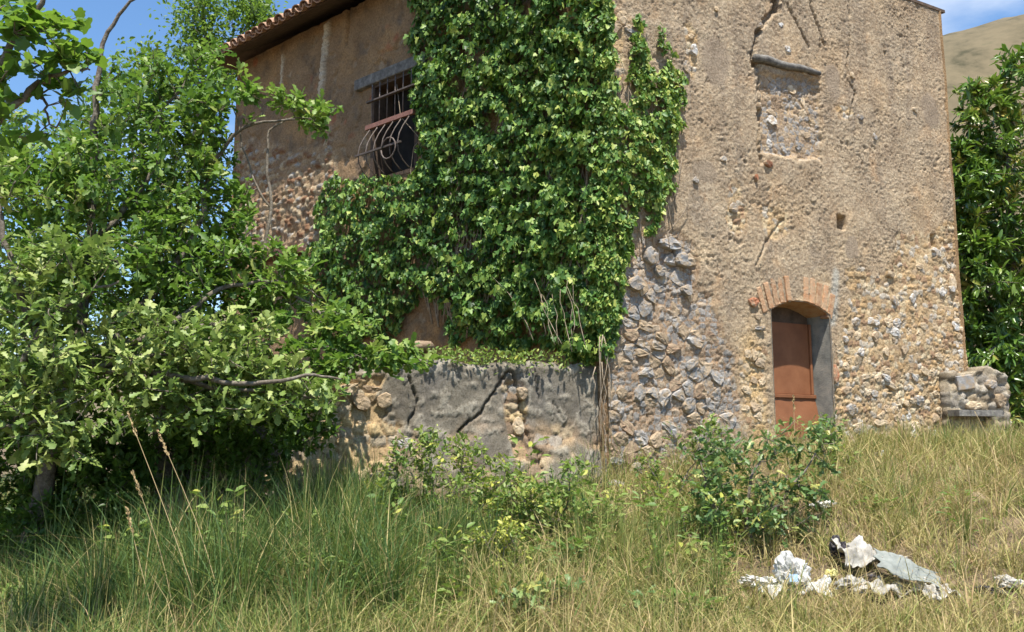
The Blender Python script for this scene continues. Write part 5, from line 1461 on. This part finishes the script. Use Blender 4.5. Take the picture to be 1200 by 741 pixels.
def rag(name, px, py, L, Wd, mat, label, seed, tilt=(0.2, 0), yaw=0, amp=.06, lift=.12, cat='rag'):
    p = on_ground(px, py); r = np.random.default_rng(seed); o1 = r.uniform(0, 50, 2)
    n, m_ = 26, 18
    U, V = np.meshgrid(np.linspace(-.5, .5, n), np.linspace(-.5, .5, m_), indexing='ij')
    eu = 1 + .25 * perlin(V * 4 + o1[0], U * 0 + .3, 261); ev = 1 + .3 * perlin(U * 4 + o1[1], V * 0 + .6, 263)
    Z = amp * (1.6 * perlin(U * 2.5 + o1[0], V * 3 + o1[1], 265) + .8 * np.abs(perlin(U * 7 + o1[1], V * 9, 267)) + .4 * perlin(U * 15, V * 15, 269))
    P = np.stack([U * L * eu, V * Wd * ev, Z], -1)
    idx = np.arange(n * m_).reshape(n, m_)
    q = np.stack([idx[:-1, :-1], idx[1:, :-1], idx[1:, 1:], idx[:-1, 1:]], -1).reshape(-1, 4)
    o = link(name, np_mesh(name, P.reshape(-1, 3), q, np.full(len(q), 4), mat, True), None, (p[0], p[1], p[2] + lift))
    md = o.modifiers.new('thick', 'SOLIDIFY'); md.thickness = .006
    o.rotation_euler = (tilt[0], tilt[1], yaw)
    return tag(o, label, cat)
crumple('plastic_bag', 892, 693, .34, .16, M_WHITEPLASTIC, 'flat crumpled white plastic, leftmost of the rubbish', 1)
bag = crumple('plastic_bag', 931, 697, .30, .34, M_WHITEPLASTIC, 'upright crumpled white bag with a pale blue print', 2, .9)
bp_ = on_ground(931, 697)
m_ = MB(); c = bp_ + np.array([-.03, -.125, .12]); m_.box((0, 0, 0), (.035, 0, 0), (0, .01, 0), (0, 0, .03)); bl = link('print', m_.mesh('print', M_BLUE), None); bl.parent = bag; bl.location = (-.04, -.12, -.02)
crumple('black_bag', 986, 664, .20, .26, M_BLACKPL, 'black crumpled bag at the top of the rubbish heap', 3, 1.0)
rag('dirty_rag', 1010, 676, .42, .30, M_DIRTYWHITE, 'dirty white rag across the middle of the rubbish heap', 4, (.45, .1), .2, .07, .16)
crumple('dirty_rag', 1003, 697, .34, .16, M_DIRTYWHITE, 'twisted off-white rag at the lower edge of the heap', 5, .5, 'rag', .3)
crumple('black_bag', 1018, 690, .2, .12, M_BLACKPL, 'small black scrap between the white rags', 6, .4)
rag('plastic_sheet', 1065, 692, .50, .26, M_BLUEGREY, 'stiff blue-grey sheet sloping at the right of the heap', 7, (.5, .35), -.1, .02, .16, 'sheet')
crumple('wrapper', 1046, 668, .22, .12, M_WHITEPLASTIC, 'crumpled white and green wrapper behind the blue-grey sheet', 8, .9)
m_ = MB(); m_.box((0, 0, 0), (.04, 0, 0), (0, .012, 0), (0, 0, .016)); gl_ = link('print', m_.mesh('print', M_TEAL), None); gl_.parent = bpy.data.objects[[o.name for o in bpy.data.objects if o.name.startswith('wrapper')][0]]; gl_.location = (0, -.06, .03)
rag('plastic_sheet', 1040, 700, .34, .2, M_DIRTYWHITE, 'torn off-white sheet lying below the blue-grey sheet', 21, (.25, .1), .5, .05, .05, 'sheet')
rag('plastic_sheet', 950, 700, .3, .18, M_WHITEPLASTIC, 'torn white film spread right of the upright white bag', 22, (.3, -.1), -.4, .05, .05, 'sheet')
rag('plastic_sheet', 1098, 704, .3, .2, M_DIRTYWHITE, 'grubby pale sheet at the far right end of the heap', 23, (.3, .2), .2, .05, .04, 'sheet')
rag('plastic_sheet', 905, 700, .26, .16, M_WHITEPLASTIC, 'thin white film between the two leftmost plastic bags', 24, (.2, .0), .9, .05, .05, 'sheet')
crumple('wrapper', 974, 682, .12, .09, M_YELLOW, 'small pale yellow wrapper at the left of the heap', 9, .8)
crumple('dirty_rag', 1182, 695, .22, .12, M_DIRTYWHITE, 'off-white rag at the right edge near the bottom', 10, .7, 'rag')
crumple('black_bag', 1160, 700, .24, .10, M_BLACKPL, 'dark scrap beside the off-white rag at the right edge', 12, .4)
crumple('white_scrap', 964, 601, .30, .08, M_WHITEPLASTIC, 'flat white scrap in the grass right of the bush', 13, .8)
crumple('white_scrap', 1031, 538, .16, .10, M_WHITEPLASTIC, 'small white scrap below the front wall', 14, .8)
crumple('white_scrap', 583, 612, .22, .07, M_WHITEPLASTIC, 'white scrap lying among weeds below the terrace wall', 15, 1.6)
crumple('white_scrap', 831, 664, .08, .06, M_WHITEPLASTIC, 'tiny white scrap below the young oak bush', 16, .8)
crumple('white_scrap', 1040, 608, .2, .06, M_DIRTYWHITE, 'thin off-white scrap in the middle of the dry slope', 17, .8)
crumple('white_scrap', 882, 722, .14, .06, M_DIRTYWHITE, 'faint off-white scrap below the leftmost plastic', 18, .6)
crumple('black_bag', 1130, 572, .16, .08, M_BLACKPL, 'dark scrap in the dry grass near the pale stone', 19, .6)
